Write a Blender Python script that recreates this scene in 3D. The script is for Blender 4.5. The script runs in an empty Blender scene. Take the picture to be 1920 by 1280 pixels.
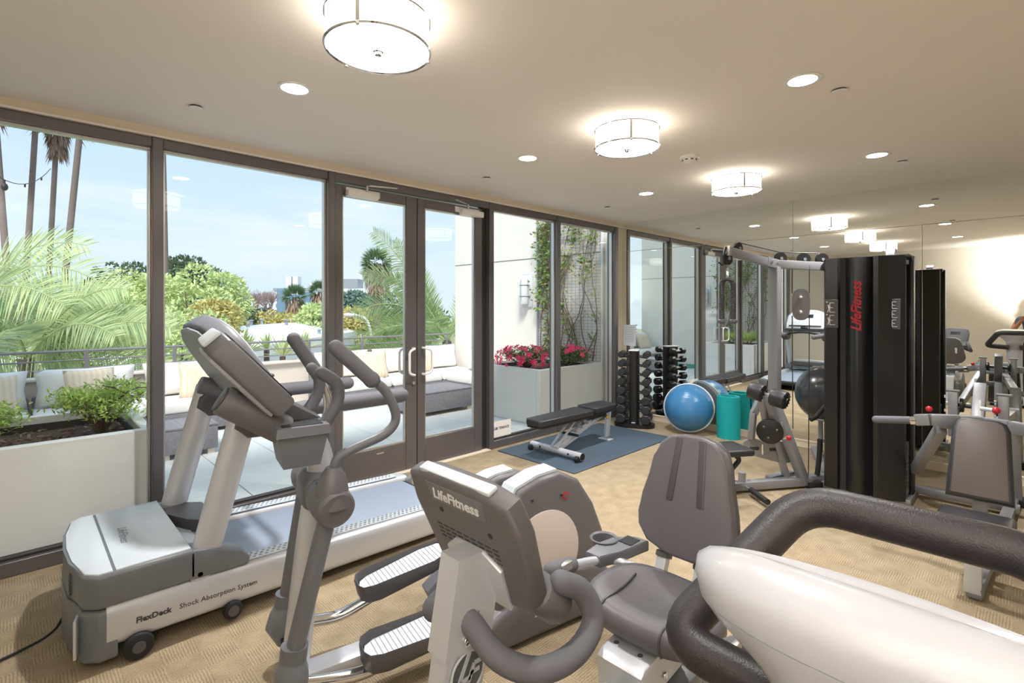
import bpy, bmesh, math, random
from mathutils import Vector, Matrix
R = math.radians
scene = bpy.context.scene
C = scene.collection
random.seed(7)

# ------------------------------------------------------------------ camera
cam_d = bpy.data.cameras.new('camera')
cam_d.lens = 36 * 948 / 1920
cam_d.sensor_width = 36
cam_d.shift_y = -64 / 1920
cam_d.clip_start = 0.05
cam_d.clip_end = 600
cam = bpy.data.objects.new('camera', cam_d)
cam.location = (-6.528, -4.280, 1.62)
cam.rotation_euler = (R(90), 0, R(45.57 - 90))
C.objects.link(cam)
scene.camera = cam

# ------------------------------------------------------------------ view, sky, sun
vs = scene.view_settings
vs.view_transform = 'Standard'
vs.look = 'None'
vs.gamma = 1.0
vs.use_curve_mapping = False
vs.exposure = 0.70
LAMP = 1.0          # brightness of the room's lamps

def srgb(r, g, b):
    f = lambda c: (c / 255 / 12.92) if c <= 10 else ((c / 255 + 0.055) / 1.055) ** 2.4
    return (f(r), f(g), f(b), 1)

world = bpy.data.worlds.new('sky')
scene.world = world
world.use_nodes = True
nt = world.node_tree
nt.nodes.clear()
n_out = nt.nodes.new('ShaderNodeOutputWorld')
n_bg = nt.nodes.new('ShaderNodeBackground')
n_tc = nt.nodes.new('ShaderNodeTexCoord')
n_sep = nt.nodes.new('ShaderNodeSeparateXYZ')
n_ramp = nt.nodes.new('ShaderNodeValToRGB')
n_map = nt.nodes.new('ShaderNodeMapping')
n_noise = nt.nodes.new('ShaderNodeTexNoise')
n_cr = nt.nodes.new('ShaderNodeValToRGB')
n_mix = nt.nodes.new('ShaderNodeMix')
n_mix.data_type = 'RGBA'
nt.links.new(n_tc.outputs['Generated'], n_sep.inputs[0])
nt.links.new(n_sep.outputs['Z'], n_ramp.inputs[0])
n_ramp.color_ramp.elements[0].position = 0.0
n_ramp.color_ramp.elements[0].color = srgb(212, 229, 243)
n_ramp.color_ramp.elements[1].position = 0.55
n_ramp.color_ramp.elements[1].color = srgb(172, 211, 241)
nt.links.new(n_tc.outputs['Generated'], n_map.inputs[0])
n_map.inputs['Scale'].default_value = (1.6, 1.6, 9.0)
n_map.inputs['Rotation'].default_value = (0.15, 0.1, 0.6)
nt.links.new(n_map.outputs[0], n_noise.inputs['Vector'])
n_noise.inputs['Scale'].default_value = 2.2
n_noise.inputs['Detail'].default_value = 7
n_noise.inputs['Roughness'].default_value = 0.55
nt.links.new(n_noise.outputs['Fac'], n_cr.inputs[0])
n_cr.color_ramp.elements[0].position = 0.38
n_cr.color_ramp.elements[0].color = (0, 0, 0, 1)
n_cr.color_ramp.elements[1].position = 0.72
n_cr.color_ramp.elements[1].color = (0.9, 0.9, 0.9, 1)
nt.links.new(n_cr.outputs[0], n_mix.inputs['Factor'])
nt.links.new(n_ramp.outputs[0], n_mix.inputs['A'])
n_mix.inputs['B'].default_value = srgb(228, 238, 246)
nt.links.new(n_mix.outputs['Result'], n_bg.inputs['Color'])
n_bg.inputs['Strength'].default_value = 0.75
nt.links.new(n_bg.outputs[0], n_out.inputs['Surface'])

sun_d = bpy.data.lights.new('sun', 'SUN')
sun_d.energy = 2.7
sun_d.angle = R(14)
sun_d.color = (1, 0.96, 0.9)
sun = bpy.data.objects.new('sun', sun_d)
sun.rotation_euler = (R(38), 0, R(-42))
C.objects.link(sun)

# ------------------------------------------------------------------ materials
M = {}
def newmat(name):
    m = bpy.data.materials.new(name)
    m.use_nodes = True
    M[name] = m
    return m, m.node_tree, m.node_tree.nodes['Principled BSDF']

def mat(name, col, rough=0.5, metal=0.0, bump=0, bscale=200, var=0, vscale=6, coat=0, spec=0.5, emit=None, estr=0, aniso=None):
    m, t, b = newmat(name)
    b.inputs['Base Color'].default_value = col
    b.inputs['Roughness'].default_value = rough
    b.inputs['Metallic'].default_value = metal
    b.inputs['Coat Weight'].default_value = coat
    b.inputs['Specular IOR Level'].default_value = spec
    tc = t.nodes.new('ShaderNodeTexCoord')
    if emit:
        b.inputs['Emission Color'].default_value = emit
        b.inputs['Emission Strength'].default_value = estr
    if bump:
        n = t.nodes.new('ShaderNodeTexNoise')
        n.inputs['Scale'].default_value = bscale
        n.inputs['Detail'].default_value = 3
        bp = t.nodes.new('ShaderNodeBump')
        bp.inputs['Strength'].default_value = bump
        bp.inputs['Distance'].default_value = 0.002
        t.links.new(tc.outputs['Object'], n.inputs['Vector'])
        t.links.new(n.outputs['Fac'], bp.inputs['Height'])
        t.links.new(bp.outputs[0], b.inputs['Normal'])
    if var:
        n2 = t.nodes.new('ShaderNodeTexNoise')
        n2.inputs['Scale'].default_value = vscale
        n2.inputs['Detail'].default_value = 5
        if aniso:
            mp = t.nodes.new('ShaderNodeMapping')
            mp.inputs['Scale'].default_value = aniso
            t.links.new(tc.outputs['Object'], mp.inputs[0])
            t.links.new(mp.outputs[0], n2.inputs['Vector'])
        else:
            t.links.new(tc.outputs['Object'], n2.inputs['Vector'])
        mx = t.nodes.new('ShaderNodeMix')
        mx.data_type = 'RGBA'
        mx.inputs['A'].default_value = tuple(min(1, c * (1 - var)) for c in col[:3]) + (1,)
        mx.inputs['B'].default_value = tuple(min(1, c * (1 + var)) for c in col[:3]) + (1,)
        t.links.new(n2.outputs['Fac'], mx.inputs['Factor'])
        t.links.new(mx.outputs['Result'], b.inputs['Base Color'])
    return m

def leafmat(name, cols, rough=0.55, trans=0.25):
    m, t, b = newmat(name)
    g = t.nodes.new('ShaderNodeNewGeometry')
    r = t.nodes.new('ShaderNodeValToRGB')
    r.color_ramp.elements[0].color = cols[0]
    r.color_ramp.elements[1].color = cols[-1]
    for i, c in enumerate(cols[1:-1]):
        e = r.color_ramp.elements.new((i + 1) / (len(cols) - 1))
        e.color = c
    t.links.new(g.outputs['Random Per Island'], r.inputs[0])
    t.links.new(r.outputs[0], b.inputs['Base Color'])
    b.inputs['Roughness'].default_value = rough
    tr = t.nodes.new('ShaderNodeBsdfTranslucent')
    t.links.new(r.outputs[0], tr.inputs['Color'])
    mx = t.nodes.new('ShaderNodeMixShader')
    mx.inputs[0].default_value = trans
    t.links.new(b.outputs[0], mx.inputs[1])
    t.links.new(tr.outputs[0], mx.inputs[2])
    t.links.new(mx.outputs[0], t.nodes['Material Output'].inputs[0])
    return m

mat('ceiling_paint', srgb(240, 233, 224), 0.9, var=0.015, vscale=1.2)
mat('wall_paint', srgb(224, 215, 200), 0.85, bump=0.05, bscale=120)
mat('trim_paint', srgb(220, 207, 188), 0.7)
mat('baseboard_paint', srgb(232, 216, 196), 0.5)
mat('bronze_frame', srgb(112, 108, 110), 0.36, 0.5, var=0.05, vscale=30, aniso=(1, 1, 0.05))
mat('bronze_dark', srgb(58, 54, 54), 0.5, 0.3)
mat('steel_satin', srgb(205, 204, 202), 0.32, 0.85)
mat('chrome', srgb(230, 230, 232), 0.08, 1.0)
mat('grey_plastic', srgb(108, 109, 116), 0.42, 0.0, bump=0.12, bscale=500)
mat('taupe_plastic', srgb(102, 100, 104), 0.4, 0.0, bump=0.1, bscale=500)
mat('dark_plastic', srgb(84, 82, 85), 0.45, 0.0, bump=0.12, bscale=500)
mat('hood_plastic', srgb(112, 116, 122), 0.38, 0.0, bump=0.06, bscale=500)
mat('light_plastic', srgb(158, 160, 166), 0.4, bump=0.1, bscale=500)
mat('groove_shade', srgb(80, 78, 82), 0.45)  # seat grey darkened: the shade inside grooves and seams, put into the colour
mat('pale_plastic', srgb(205, 214, 222), 0.4)
mat('black_plastic', srgb(26, 26, 28), 0.4)
mat('black_rubber', srgb(30, 30, 32), 0.7, bump=0.2, bscale=300)
mat('silver_paint', srgb(204, 207, 214), 0.33, 0.35, bump=0.03, bscale=600)
mat('frame_grey', srgb(142, 143, 148), 0.38, 0.35, bump=0.04, bscale=500)
mat('disc_plastic', srgb(208, 197, 192), 0.45)
mat('foam_grip', srgb(103, 103, 110), 0.75, bump=0.35, bscale=420)
mat('foam_black', srgb(54, 50, 53), 0.38, bump=0.5, bscale=260)
mat('white_shell', srgb(196, 198, 207), 0.28, coat=0.3, var=0.02, vscale=9)
mat('shroud_black', srgb(34, 33, 34), 0.33, 0.0, bump=0.08, bscale=700)
mat('upholstery_black', srgb(40, 40, 44), 0.42, bump=0.15, bscale=350)
mat('upholstery_brown', srgb(90, 81, 78), 0.45, bump=0.15, bscale=350, var=0.12, vscale=3)
mat('seat_grey', srgb(102, 99, 104), 0.4, bump=0.2, bscale=420)
mat('mat_rubber', srgb(66, 82, 96), 0.6, bump=0.15, bscale=200, var=0.08, vscale=3)
mat('belt', srgb(136, 147, 164), 0.75, bump=0.4, bscale=500, var=0.12, vscale=420)
mat('teal_foam', srgb(2, 158, 162), 0.75, bump=0.1, bscale=300)
mat('ball_grey', srgb(52, 54, 58), 0.24, coat=0.2)
mat('hex_rubber', srgb(44, 45, 48), 0.5, bump=0.1, bscale=300)
mat('red_plastic', srgb(190, 32, 44), 0.3)
mat('red_print', srgb(176, 30, 46), 0.5)
mat('white_print', srgb(232, 232, 234), 0.6)
mat('dark_print', srgb(70, 66, 68), 0.6)
mat('ink', srgb(40, 36, 38), 0.7)
mat('paper', srgb(240, 234, 230), 0.8)
mat('paper_blue', srgb(222, 228, 236), 0.8)
mat('yellow_plastic', srgb(228, 168, 30), 0.35)
mat('white_metal', srgb(236, 234, 230), 0.4)
mat('emblem_dark', srgb(92, 94, 100), 0.4, 0.4)
mat('screen', srgb(40, 44, 50), 0.2)
mat('red_display', srgb(180, 20, 30), 0.3, emit=srgb(255, 40, 50), estr=1.2)
mat('tanwood', srgb(206, 160, 104), 0.5, var=0.15, vscale=8, aniso=(1, 8, 8))
mat('steel_plate', srgb(150, 152, 156), 0.35, 0.8)
# outdoors
mat('stucco', srgb(240, 234, 227), 0.85, bump=0.1, bscale=150)
mat('parapet_paint', srgb(226, 214, 202), 0.85)
mat('planter_paint', srgb(236, 236, 236), 0.7, var=0.02, vscale=3)
mat('planter_wet', srgb(214, 212, 206), 0.45, var=0.05, vscale=2.5)
mat('soil', srgb(98, 76, 66), 0.95, bump=0.6, bscale=60, var=0.4, vscale=45)
mat('planter_liner', srgb(40, 42, 48), 0.7)
mat('paver', srgb(206, 208, 208), 0.8, bump=0.05, bscale=80, var=0.05, vscale=2.5)
mat('joint', srgb(120, 122, 122), 0.9)
mat('cushion', srgb(242, 238, 234), 0.85, bump=0.15, bscale=300)
mat('rail_metal', srgb(150, 146, 150), 0.4, 0.5)
mat('lamp_white', srgb(225, 228, 230), 0.35)
mat('roof_white', srgb(236, 236, 238), 0.8)
mat('building_white', srgb(228, 230, 234), 0.8)
mat('building_glass', srgb(112, 140, 168), 0.25)
mat('building_grey', srgb(150, 156, 166), 0.7)
mat('ground_earth', srgb(150, 150, 118), 0.95, var=0.3, vscale=0.15)
mat('bark', srgb(120, 104, 100), 0.9, bump=0.6, bscale=12, var=0.3, vscale=5, aniso=(1, 1, 6))
mat('twig', srgb(112, 92, 84), 0.9)
mat('pale_twig', srgb(160, 140, 138), 0.9)
mat('hose_green', srgb(60, 170, 140), 0.5)
mat('skin', srgb(214, 150, 120), 0.55)
mat('cloth_dark', srgb(36, 40, 54), 0.85, bump=0.2, bscale=200)
mat('cloth_shirt', srgb(90, 96, 110), 0.85, bump=0.2, bscale=200)
mat('hair', srgb(48, 36, 30), 0.6)
leafmat('leaf_shrub', [srgb(142, 188, 96), srgb(198, 224, 110), srgb(226, 238, 140), srgb(160, 200, 118)])
leafmat('leaf_azalea', [srgb(58, 92, 52), srgb(104, 138, 72), srgb(150, 160, 90)])
leafmat('leaf_vine', [srgb(86, 130, 62), srgb(140, 172, 84), srgb(150, 120, 80), srgb(104, 150, 84)])
leafmat('leaf_palm', [srgb(146, 172, 130), srgb(182, 202, 148), srgb(214, 222, 164), srgb(158, 184, 142)], 0.45, 0.35)
leafmat('leaf_fan', [srgb(88, 118, 84), srgb(124, 150, 104)])
leafmat('leaf_light', [srgb(176, 202, 136), srgb(212, 224, 164), srgb(224, 230, 172), srgb(190, 210, 148)])
leafmat('leaf_dark', [srgb(78, 100, 78), srgb(112, 132, 96)])
leafmat('leaf_yellow', [srgb(190, 180, 110), srgb(216, 204, 140)])
leafmat('leaf_blue', [srgb(108, 138, 134), srgb(140, 164, 150)])
leafmat('petal', [srgb(226, 24, 84), srgb(246, 60, 116), srgb(250, 92, 140)], 0.6, 0.3)
leafmat('skirt', [srgb(140, 116, 104), srgb(178, 150, 134)], 0.8, 0.2)

def lampmat(name, col, s):
    m, t, b = newmat(name)
    b.inputs['Base Color'].default_value = (0.9, 0.88, 0.84, 1)
    b.inputs['Emission Color'].default_value = col
    b.inputs['Emission Strength'].default_value = s
lampmat('drum_glow', srgb(255, 245, 232), 3.6 * LAMP)
lampmat('drum_disc', srgb(255, 249, 242), 3.2 * LAMP)
lampmat('down_glow', srgb(255, 250, 242), 14.0 * LAMP)

def glassmat(name, tint, amount):
    m = bpy.data.materials.new(name)
    m.use_nodes = True
    M[name] = m
    t = m.node_tree
    t.nodes.clear()
    o = t.nodes.new('ShaderNodeOutputMaterial')
    a = t.nodes.new('ShaderNodeBsdfTransparent')
    a.inputs[0].default_value = tint
    g = t.nodes.new('ShaderNodeBsdfGlossy')
    g.inputs['Roughness'].default_value = 0.0
    lw = t.nodes.new('ShaderNodeLayerWeight')
    lw.inputs['Blend'].default_value = 0.5
    pw = t.nodes.new('ShaderNodeMath'); pw.operation = 'POWER'; pw.inputs[1].default_value = 5
    t.links.new(lw.outputs['Facing'], pw.inputs[0])
    fr = t.nodes.new('ShaderNodeMath'); fr.operation = 'MULTIPLY_ADD'; fr.inputs[1].default_value = 0.45; fr.inputs[2].default_value = amount
    t.links.new(pw.outputs[0], fr.inputs[0])
    mx = t.nodes.new('ShaderNodeMixShader')
    t.links.new(fr.outputs[0], mx.inputs[0])
    t.links.new(a.outputs[0], mx.inputs[1])
    t.links.new(g.outputs[0], mx.inputs[2])
    t.links.new(mx.outputs[0], o.inputs[0])
glassmat('window_glass', (0.985, 0.995, 0.99, 1), 0.02)
mat('lamp_frost', srgb(232, 236, 238), 0.25)

m, t, b = newmat('mirror_glass')
b.inputs['Base Color'].default_value = (0.89, 0.915, 0.885, 1)
b.inputs['Metallic'].default_value = 1
b.inputs['Roughness'].default_value = 0.0

# carpet: blocks of ribs, the rib direction alternating from block to block
m, t, b = newmat('carpet')
N = t.nodes.new
tc = N('ShaderNodeTexCoord')
mp = N('ShaderNodeMapping')
t.links.new(tc.outputs['Object'], mp.inputs[0])
nw = N('ShaderNodeTexNoise'); nw.inputs['Scale'].default_value = 5; nw.inputs['Detail'].default_value = 2
t.links.new(tc.outputs['Object'], nw.inputs['Vector'])
add = N('ShaderNodeMix'); add.data_type = 'VECTOR'; add.inputs['Factor'].default_value = 0.012
t.links.new(mp.outputs[0], add.inputs['A'])
t.links.new(nw.outputs['Color'], add.inputs['B'])
ck = N('ShaderNodeTexChecker'); ck.inputs['Scale'].default_value = 7.2
t.links.new(add.outputs['Result'], ck.inputs['Vector'])
w1 = N('ShaderNodeTexWave'); w1.bands_direction = 'X'; w1.inputs['Scale'].default_value = 26; w1.inputs['Distortion'].default_value = 3.0; w1.inputs['Detail'].default_value = 3; w1.inputs['Detail Scale'].default_value = 3
w2 = N('ShaderNodeTexWave'); w2.bands_direction = 'Y'; w2.inputs['Scale'].default_value = 26; w2.inputs['Distortion'].default_value = 3.0; w2.inputs['Detail'].default_value = 3; w2.inputs['Detail Scale'].default_value = 3
t.links.new(add.outputs['Result'], w1.inputs['Vector'])
t.links.new(add.outputs['Result'], w2.inputs['Vector'])
mxw = N('ShaderNodeMix'); mxw.data_type = 'RGBA'
t.links.new(ck.outputs['Fac'], mxw.inputs['Factor'])
t.links.new(w1.outputs['Color'], mxw.inputs['A'])
t.links.new(w2.outputs['Color'], mxw.inputs['B'])
nf = N('ShaderNodeTexNoise'); nf.inputs['Scale'].default_value = 140; nf.inputs['Detail'].default_value = 4
t.links.new(tc.outputs['Object'], nf.inputs['Vector'])
nb = N('ShaderNodeTexNoise'); nb.inputs['Scale'].default_value = 9; nb.inputs['Detail'].default_value = 4
t.links.new(tc.outputs['Object'], nb.inputs['Vector'])
s1 = N('ShaderNodeMath'); s1.operation = 'MULTIPLY_ADD'; s1.inputs[1].default_value = 0.26
t.links.new(mxw.outputs['Result'], s1.inputs[0])
s2 = N('ShaderNodeMath'); s2.operation = 'MULTIPLY_ADD'; s2.inputs[1].default_value = 0.5; s2.inputs[2].default_value = -0.12
t.links.new(nf.outputs['Fac'], s2.inputs[0])
s3 = N('ShaderNodeMath'); s3.operation = 'MULTIPLY_ADD'; s3.inputs[1].default_value = 0.45
t.links.new(nb.outputs['Fac'], s3.inputs[0])
t.links.new(s2.outputs[0], s3.inputs[2])
t.links.new(s3.outputs[0], s1.inputs[2])
rp = N('ShaderNodeValToRGB')
rp.color_ramp.elements[0].position = 0.1; rp.color_ramp.elements[0].color = srgb(106, 90, 68)
rp.color_ramp.elements[1].position = 0.75; rp.color_ramp.elements[1].color = srgb(178, 162, 136)
t.links.new(s1.outputs[0], rp.inputs[0])
t.links.new(rp.outputs[0], b.inputs['Base Color'])
b.inputs['Roughness'].default_value = 0.95
b.inputs['Specular IOR Level'].default_value = 0.1
bp = N('ShaderNodeBump'); bp.inputs['Strength'].default_value = 0.5; bp.inputs['Distance'].default_value = 0.004
t.links.new(s1.outputs[0], bp.inputs['Height'])
t.links.new(bp.outputs[0], b.inputs['Normal'])

# striped cushion fabric
m, t, b = newmat('cushion_stripe')
tc = t.nodes.new('ShaderNodeTexCoord')
w = t.nodes.new('ShaderNodeTexWave'); w.bands_direction = 'X'; w.inputs['Scale'].default_value = 5.5; w.inputs['Distortion'].default_value = 0.3
t.links.new(tc.outputs['Object'], w.inputs['Vector'])
r_ = t.nodes.new('ShaderNodeValToRGB')
r_.color_ramp.elements[0].color = srgb(224, 205, 180); r_.color_ramp.elements[1].color = srgb(234, 219, 198)
t.links.new(w.outputs['Fac'], r_.inputs[0])
t.links.new(r_.outputs[0], b.inputs['Base Color'])
b.inputs['Roughness'].default_value = 0.85

# woven rattan
m, t, b = newmat('rattan')
tc = t.nodes.new('ShaderNodeTexCoord')
bk = t.nodes.new('ShaderNodeTexBrick')
bk.inputs['Scale'].default_value = 26; bk.inputs['Color1'].default_value = srgb(150, 146, 152); bk.inputs['Color2'].default_value = srgb(128, 124, 130); bk.inputs['Mortar'].default_value = srgb(70, 68, 74)
mp = t.nodes.new('ShaderNodeMapping'); mp.inputs['Rotation'].default_value = (R(90), R(0), R(45))
t.links.new(tc.outputs['Object'], mp.inputs[0])
t.links.new(mp.outputs[0], bk.inputs['Vector'])
t.links.new(bk.outputs[0], b.inputs['Base Color'])
b.inputs['Roughness'].default_value = 0.6

# blue dome with rings
m, t, b = newmat('dome_blue')
tc = t.nodes.new('ShaderNodeTexCoord')
w = t.nodes.new('ShaderNodeTexWave'); w.wave_type = 'RINGS'; w.rings_direction = 'Z'; w.inputs['Scale'].default_value = 12
t.links.new(tc.outputs['Object'], w.inputs['Vector'])
bp = t.nodes.new('ShaderNodeBump'); bp.inputs['Strength'].default_value = 0.25; bp.inputs['Distance'].default_value = 0.004
t.links.new(w.outputs['Fac'], bp.inputs['Height'])
t.links.new(bp.outputs[0], b.inputs['Normal'])
b.inputs['Base Color'].default_value = srgb(62, 126, 176)
b.inputs['Roughness'].default_value = 0.3

# ------------------------------------------------------------------ mesh helpers
def V(*a): return Vector(a if len(a) > 1 else a[0])

def frame_z(d, up=Vector((0, 0, 1))):
    d = d.normalized()
    if abs(d.dot(up)) > 0.98: up = Vector((1, 0, 0))
    x = up.cross(d).normalized()
    y = d.cross(x)
    return x, y, d

def fillet(pts, rad, n=5):
    pts = [Vector(p) for p in pts]
    out = [pts[0]]
    for i in range(1, len(pts) - 1):
        a, b_, c = pts[i - 1], pts[i], pts[i + 1]
        r1 = min(rad, (a - b_).length * 0.48, (c - b_).length * 0.48)
        p = b_ + (a - b_).normalized() * r1
        q = b_ + (c - b_).normalized() * r1
        for k in range(n + 1):
            s = k / n
            out.append(p * (1 - s) ** 2 + b_ * 2 * s * (1 - s) + q * s * s)
    out.append(pts[-1])
    return out

def spline(pts, n=6):
    pts = [Vector(p) for p in pts]
    out = []
    P = [pts[0] * 2 - pts[1]] + pts + [pts[-1] * 2 - pts[-2]]
    for i in range(1, len(P) - 2):
        for k in range(n):
            s = k / n
            a, b_, c, d = P[i - 1], P[i], P[i + 1], P[i + 2]
            out.append(0.5 * ((2 * b_) + (c - a) * s + (2 * a - 5 * b_ + 4 * c - d) * s * s + (3 * b_ - a - 3 * c + d) * s ** 3))
    out.append(pts[-1])
    return out

class MB:
    def __init__(s):
        s.bm = bmesh.new()
    def box(s, c, size, rot=None, bev=0, seg=2):
        m = Matrix.Translation(Vector(c))
        if rot is not None:
            m = m @ (rot.to_4x4() if isinstance(rot, Matrix) else (Matrix.Rotation(rot[2], 4, 'Z') @ Matrix.Rotation(rot[1], 4, 'Y') @ Matrix.Rotation(rot[0], 4, 'X')))
        m = m @ Matrix.Diagonal((size[0], size[1], size[2], 1))
        g = bmesh.ops.create_cube(s.bm, size=1, matrix=m)
        if bev:
            es = list({e for v in g['verts'] for e in v.link_edges})
            bmesh.ops.bevel(s.bm, geom=es, offset=bev, segments=seg, profile=0.5, affect='EDGES')
        return s
    def bar(s, a, b_, w, h, bev=0, up=(0, 0, 1), seg=2):
        a, b_ = Vector(a), Vector(b_)
        x, y, z = frame_z(b_ - a, Vector(up))
        m = Matrix((x, y, z)).transposed()
        return s.box((a + b_) / 2, (w, h, (b_ - a).length), m, bev, seg)
    def rings(s, rings, caps=True, closed=False):
        vs = [[s.bm.verts.new(p) for p in r] for r in rings]
        n = len(vs[0])
        L = len(vs)
        for i in range(L if closed else L - 1):
            a, b_ = vs[i], vs[(i + 1) % L]
            for k in range(n):
                s.bm.faces.new((a[k], a[(k + 1) % n], b_[(k + 1) % n], b_[k]))
        if caps and not closed:
            s.bm.faces.new(list(reversed(vs[0])))
            s.bm.faces.new(vs[-1])
        return s
    def tube(s, pts, r, n=10, closed=False, r2=None, up=(0, 0, 1), caps=True, roundend=False):
        pts = [Vector(p) for p in pts]
        L = len(pts)
        rs = list(r) if isinstance(r, (list, tuple)) else [r] * L
        if roundend and not closed:
            d0 = (pts[0] - pts[1]).normalized(); d1 = (pts[-1] - pts[-2]).normalized()
            r0, r1 = rs[0], rs[-1]
            pts = [pts[0] + d0 * r0 * 0.95, pts[0] + d0 * r0 * 0.75, pts[0] + d0 * r0 * 0.4] + pts + [pts[-1] + d1 * r1 * 0.4, pts[-1] + d1 * r1 * 0.75, pts[-1] + d1 * r1 * 0.95]
            rs = [r0 * 0.3, r0 * 0.68, r0 * 0.92] + rs + [r1 * 0.92, r1 * 0.68, r1 * 0.3]
            L = len(pts)
        ratio = (r2 / rs[0]) if r2 else 1
        rings = []
        x = None
        for i in range(L):
            if closed:
                d = pts[(i + 1) % L] - pts[i - 1]
            else:
                d = pts[min(i + 1, L - 1)] - pts[max(i - 1, 0)]
            d.normalize()
            if x is None:
                x, y, _ = frame_z(d, Vector(up))
            else:
                x = (x - d * x.dot(d)).normalized()
                y = d.cross(x)
            rings.append([pts[i] + x * (math.cos(2 * math.pi * k / n) * rs[i]) + y * (math.sin(2 * math.pi * k / n) * rs[i] * ratio) for k in range(n)])
        return s.rings(rings, caps, closed)
    def cyl(s, a, b_, r, n=20, bev=0):
        a, b_ = Vector(a), Vector(b_)
        if bev:
            d = (b_ - a).normalized()
            return s.tube([a, a + d * bev * 0.3, a + d * bev, b_ - d * bev, b_ - d * bev * 0.3, b_], [r - bev, r - bev * 0.3, r, r, r - bev * 0.3, r - bev], n)
        return s.tube([a, b_], r, n)
    def lathe(s, prof, mtx=None, n=28):
        mtx = mtx or Matrix()
        rings = [[mtx @ Vector((max(r, 1e-4) * math.cos(2 * math.pi * k / n), max(r, 1e-4) * math.sin(2 * math.pi * k / n), z)) for k in range(n)] for r, z in prof]
        return s.rings(rings, caps=False)
    def prism(s, poly, d0, d1, axis='y', bev=0, seg=2):
        # poly: 2-D points; axis: extrusion axis. y -> (x,z), x -> (y,z), z -> (x,y)
        def P(p, d):
            return Vector((p[0], d, p[1])) if axis == 'y' else (Vector((d, p[0], p[1])) if axis == 'x' else Vector((p[0], p[1], d)))
        a = [s.bm.verts.new(P(p, d0)) for p in poly]
        b_ = [s.bm.verts.new(P(p, d1)) for p in poly]
        n = len(poly)
        fs = [s.bm.faces.new(list(reversed(a))), s.bm.faces.new(b_)]
        for k in range(n):
            fs.append(s.bm.faces.new((a[k], a[(k + 1) % n], b_[(k + 1) % n], b_[k])))
        if bev:
            es = list({e for f in fs[:2] for e in f.edges})
            bmesh.ops.bevel(s.bm, geom=es, offset=bev, segments=seg, profile=0.5, affect='EDGES')
        return s
    def ball(s, c, r, nu=20, nv=12, mtx=None):
        r = Vector((r, r, r)) if isinstance(r, (int, float)) else Vector(r)
        m = Matrix.Translation(Vector(c)) @ (mtx or Matrix()) @ Matrix.Diagonal((r.x, r.y, r.z, 1))
        bmesh.ops.create_uvsphere(s.bm, u_segments=nu, v_segments=nv, radius=1, matrix=m)
        return s
    def quad(s, a, b_, c, d):
        s.bm.faces.new([s.bm.verts.new(Vector(p)) for p in (a, b_, c, d)])
        return s
    def xf(s, mtx):
        bmesh.ops.transform(s.bm, matrix=mtx, verts=s.bm.verts)
        return s
    def build(s, name, material, parent=None, smooth=True, angle=38):
        bmesh.ops.recalc_face_normals(s.bm, faces=s.bm.faces)
        me = bpy.data.meshes.new(name)
        s.bm.to_mesh(me)
        s.bm.free()
        return mesh_obj(name, me, material, parent, smooth, angle)

def mesh_obj(name, me, material, parent=None, smooth=True, angle=38):
    me.materials.append(M[material] if isinstance(material, str) else material)
    if smooth:
        me.polygons.foreach_set('use_smooth', [True] * len(me.polygons))
        me.set_sharp_from_angle(angle=R(angle))
    o = bpy.data.objects.new(name, me)
    C.objects.link(o)
    if parent is not None: o.parent = parent
    return o

def leaves(name, pts, material, parent, stuff=True):
    """pts: (position, direction, normal, length, width) -> one mesh of folded leaves"""
    vs, fs = [], []
    for p, d, nrm, ln, wd in pts:
        d = d.normalized(); sd = d.cross(nrm)
        if sd.length < 1e-3: sd = d.orthogonal()
        sd.normalize(); up = sd.cross(d)
        i = len(vs)
        vs += [p, p + d * ln * 0.45 + sd * wd * 0.5 + up * wd * 0.15, p + d * ln, p + d * ln * 0.45 - sd * wd * 0.5 + up * wd * 0.15, p + d * ln * 0.45]
        fs += [(i, i + 1, i + 4), (i + 1, i + 2, i + 4), (i + 2, i + 3, i + 4), (i + 3, i, i + 4)]
    me = bpy.data.meshes.new(name)
    me.from_pydata([tuple(v) for v in vs], [], fs)
    o = mesh_obj(name, me, material, parent, False)
    if stuff: o['kind'] = 'stuff'
    return o

def tag(o, label, cat, group=None):
    o['label'] = label; o['category'] = cat
    if group: o['group'] = group
    return o
def thing(name, label, cat, loc=(0, 0, 0), rotz=0, group=None):
    o = bpy.data.objects.new(name, None)
    o.empty_display_size = 0.1
    C.objects.link(o)
    o.location = loc; o.rotation_euler = (0, 0, rotz)
    return tag(o, label, cat, group)
def struct(o, label=None):
    o['kind'] = 'structure'
    if label: o['label'] = label
    return o
def copy_tree(o, parent=None):
    c = o.copy(); C.objects.link(c); c.parent = parent
    for ch in list(o.children): copy_tree(ch, c)
    return c

def text(name, body, size, mtx, material, parent, shear=0.0, bold=0.0, depth=0.0006, space=1.0, align='LEFT'):
    cu = bpy.data.curves.new(name, 'FONT')
    cu.body = body; cu.size = size; cu.shear = shear; cu.offset = bold; cu.extrude = depth; cu.space_character = space; cu.align_x = align
    cu.resolution_u = 2
    tmp = bpy.data.objects.new(name + '_tmp', cu)
    C.objects.link(tmp)
    dg = bpy.context.evaluated_depsgraph_get()
    me = bpy.data.meshes.new_from_object(tmp.evaluated_get(dg))
    bpy.data.objects.remove(tmp)
    me.transform(mtx)
    me.materials.clear()
    return mesh_obj(name, me, material, parent, False)
def text_mtx(o, right, up):
    """text origin o, reading direction right, letters' up direction"""
    r_ = Vector(right).normalized(); u = Vector(up); u = (u - r_ * u.dot(r_)).normalized(); n = r_.cross(u)
    m = Matrix((r_, u, n)).transposed().to_4x4()
    m.translation = Vector(o)
    return m

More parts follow.
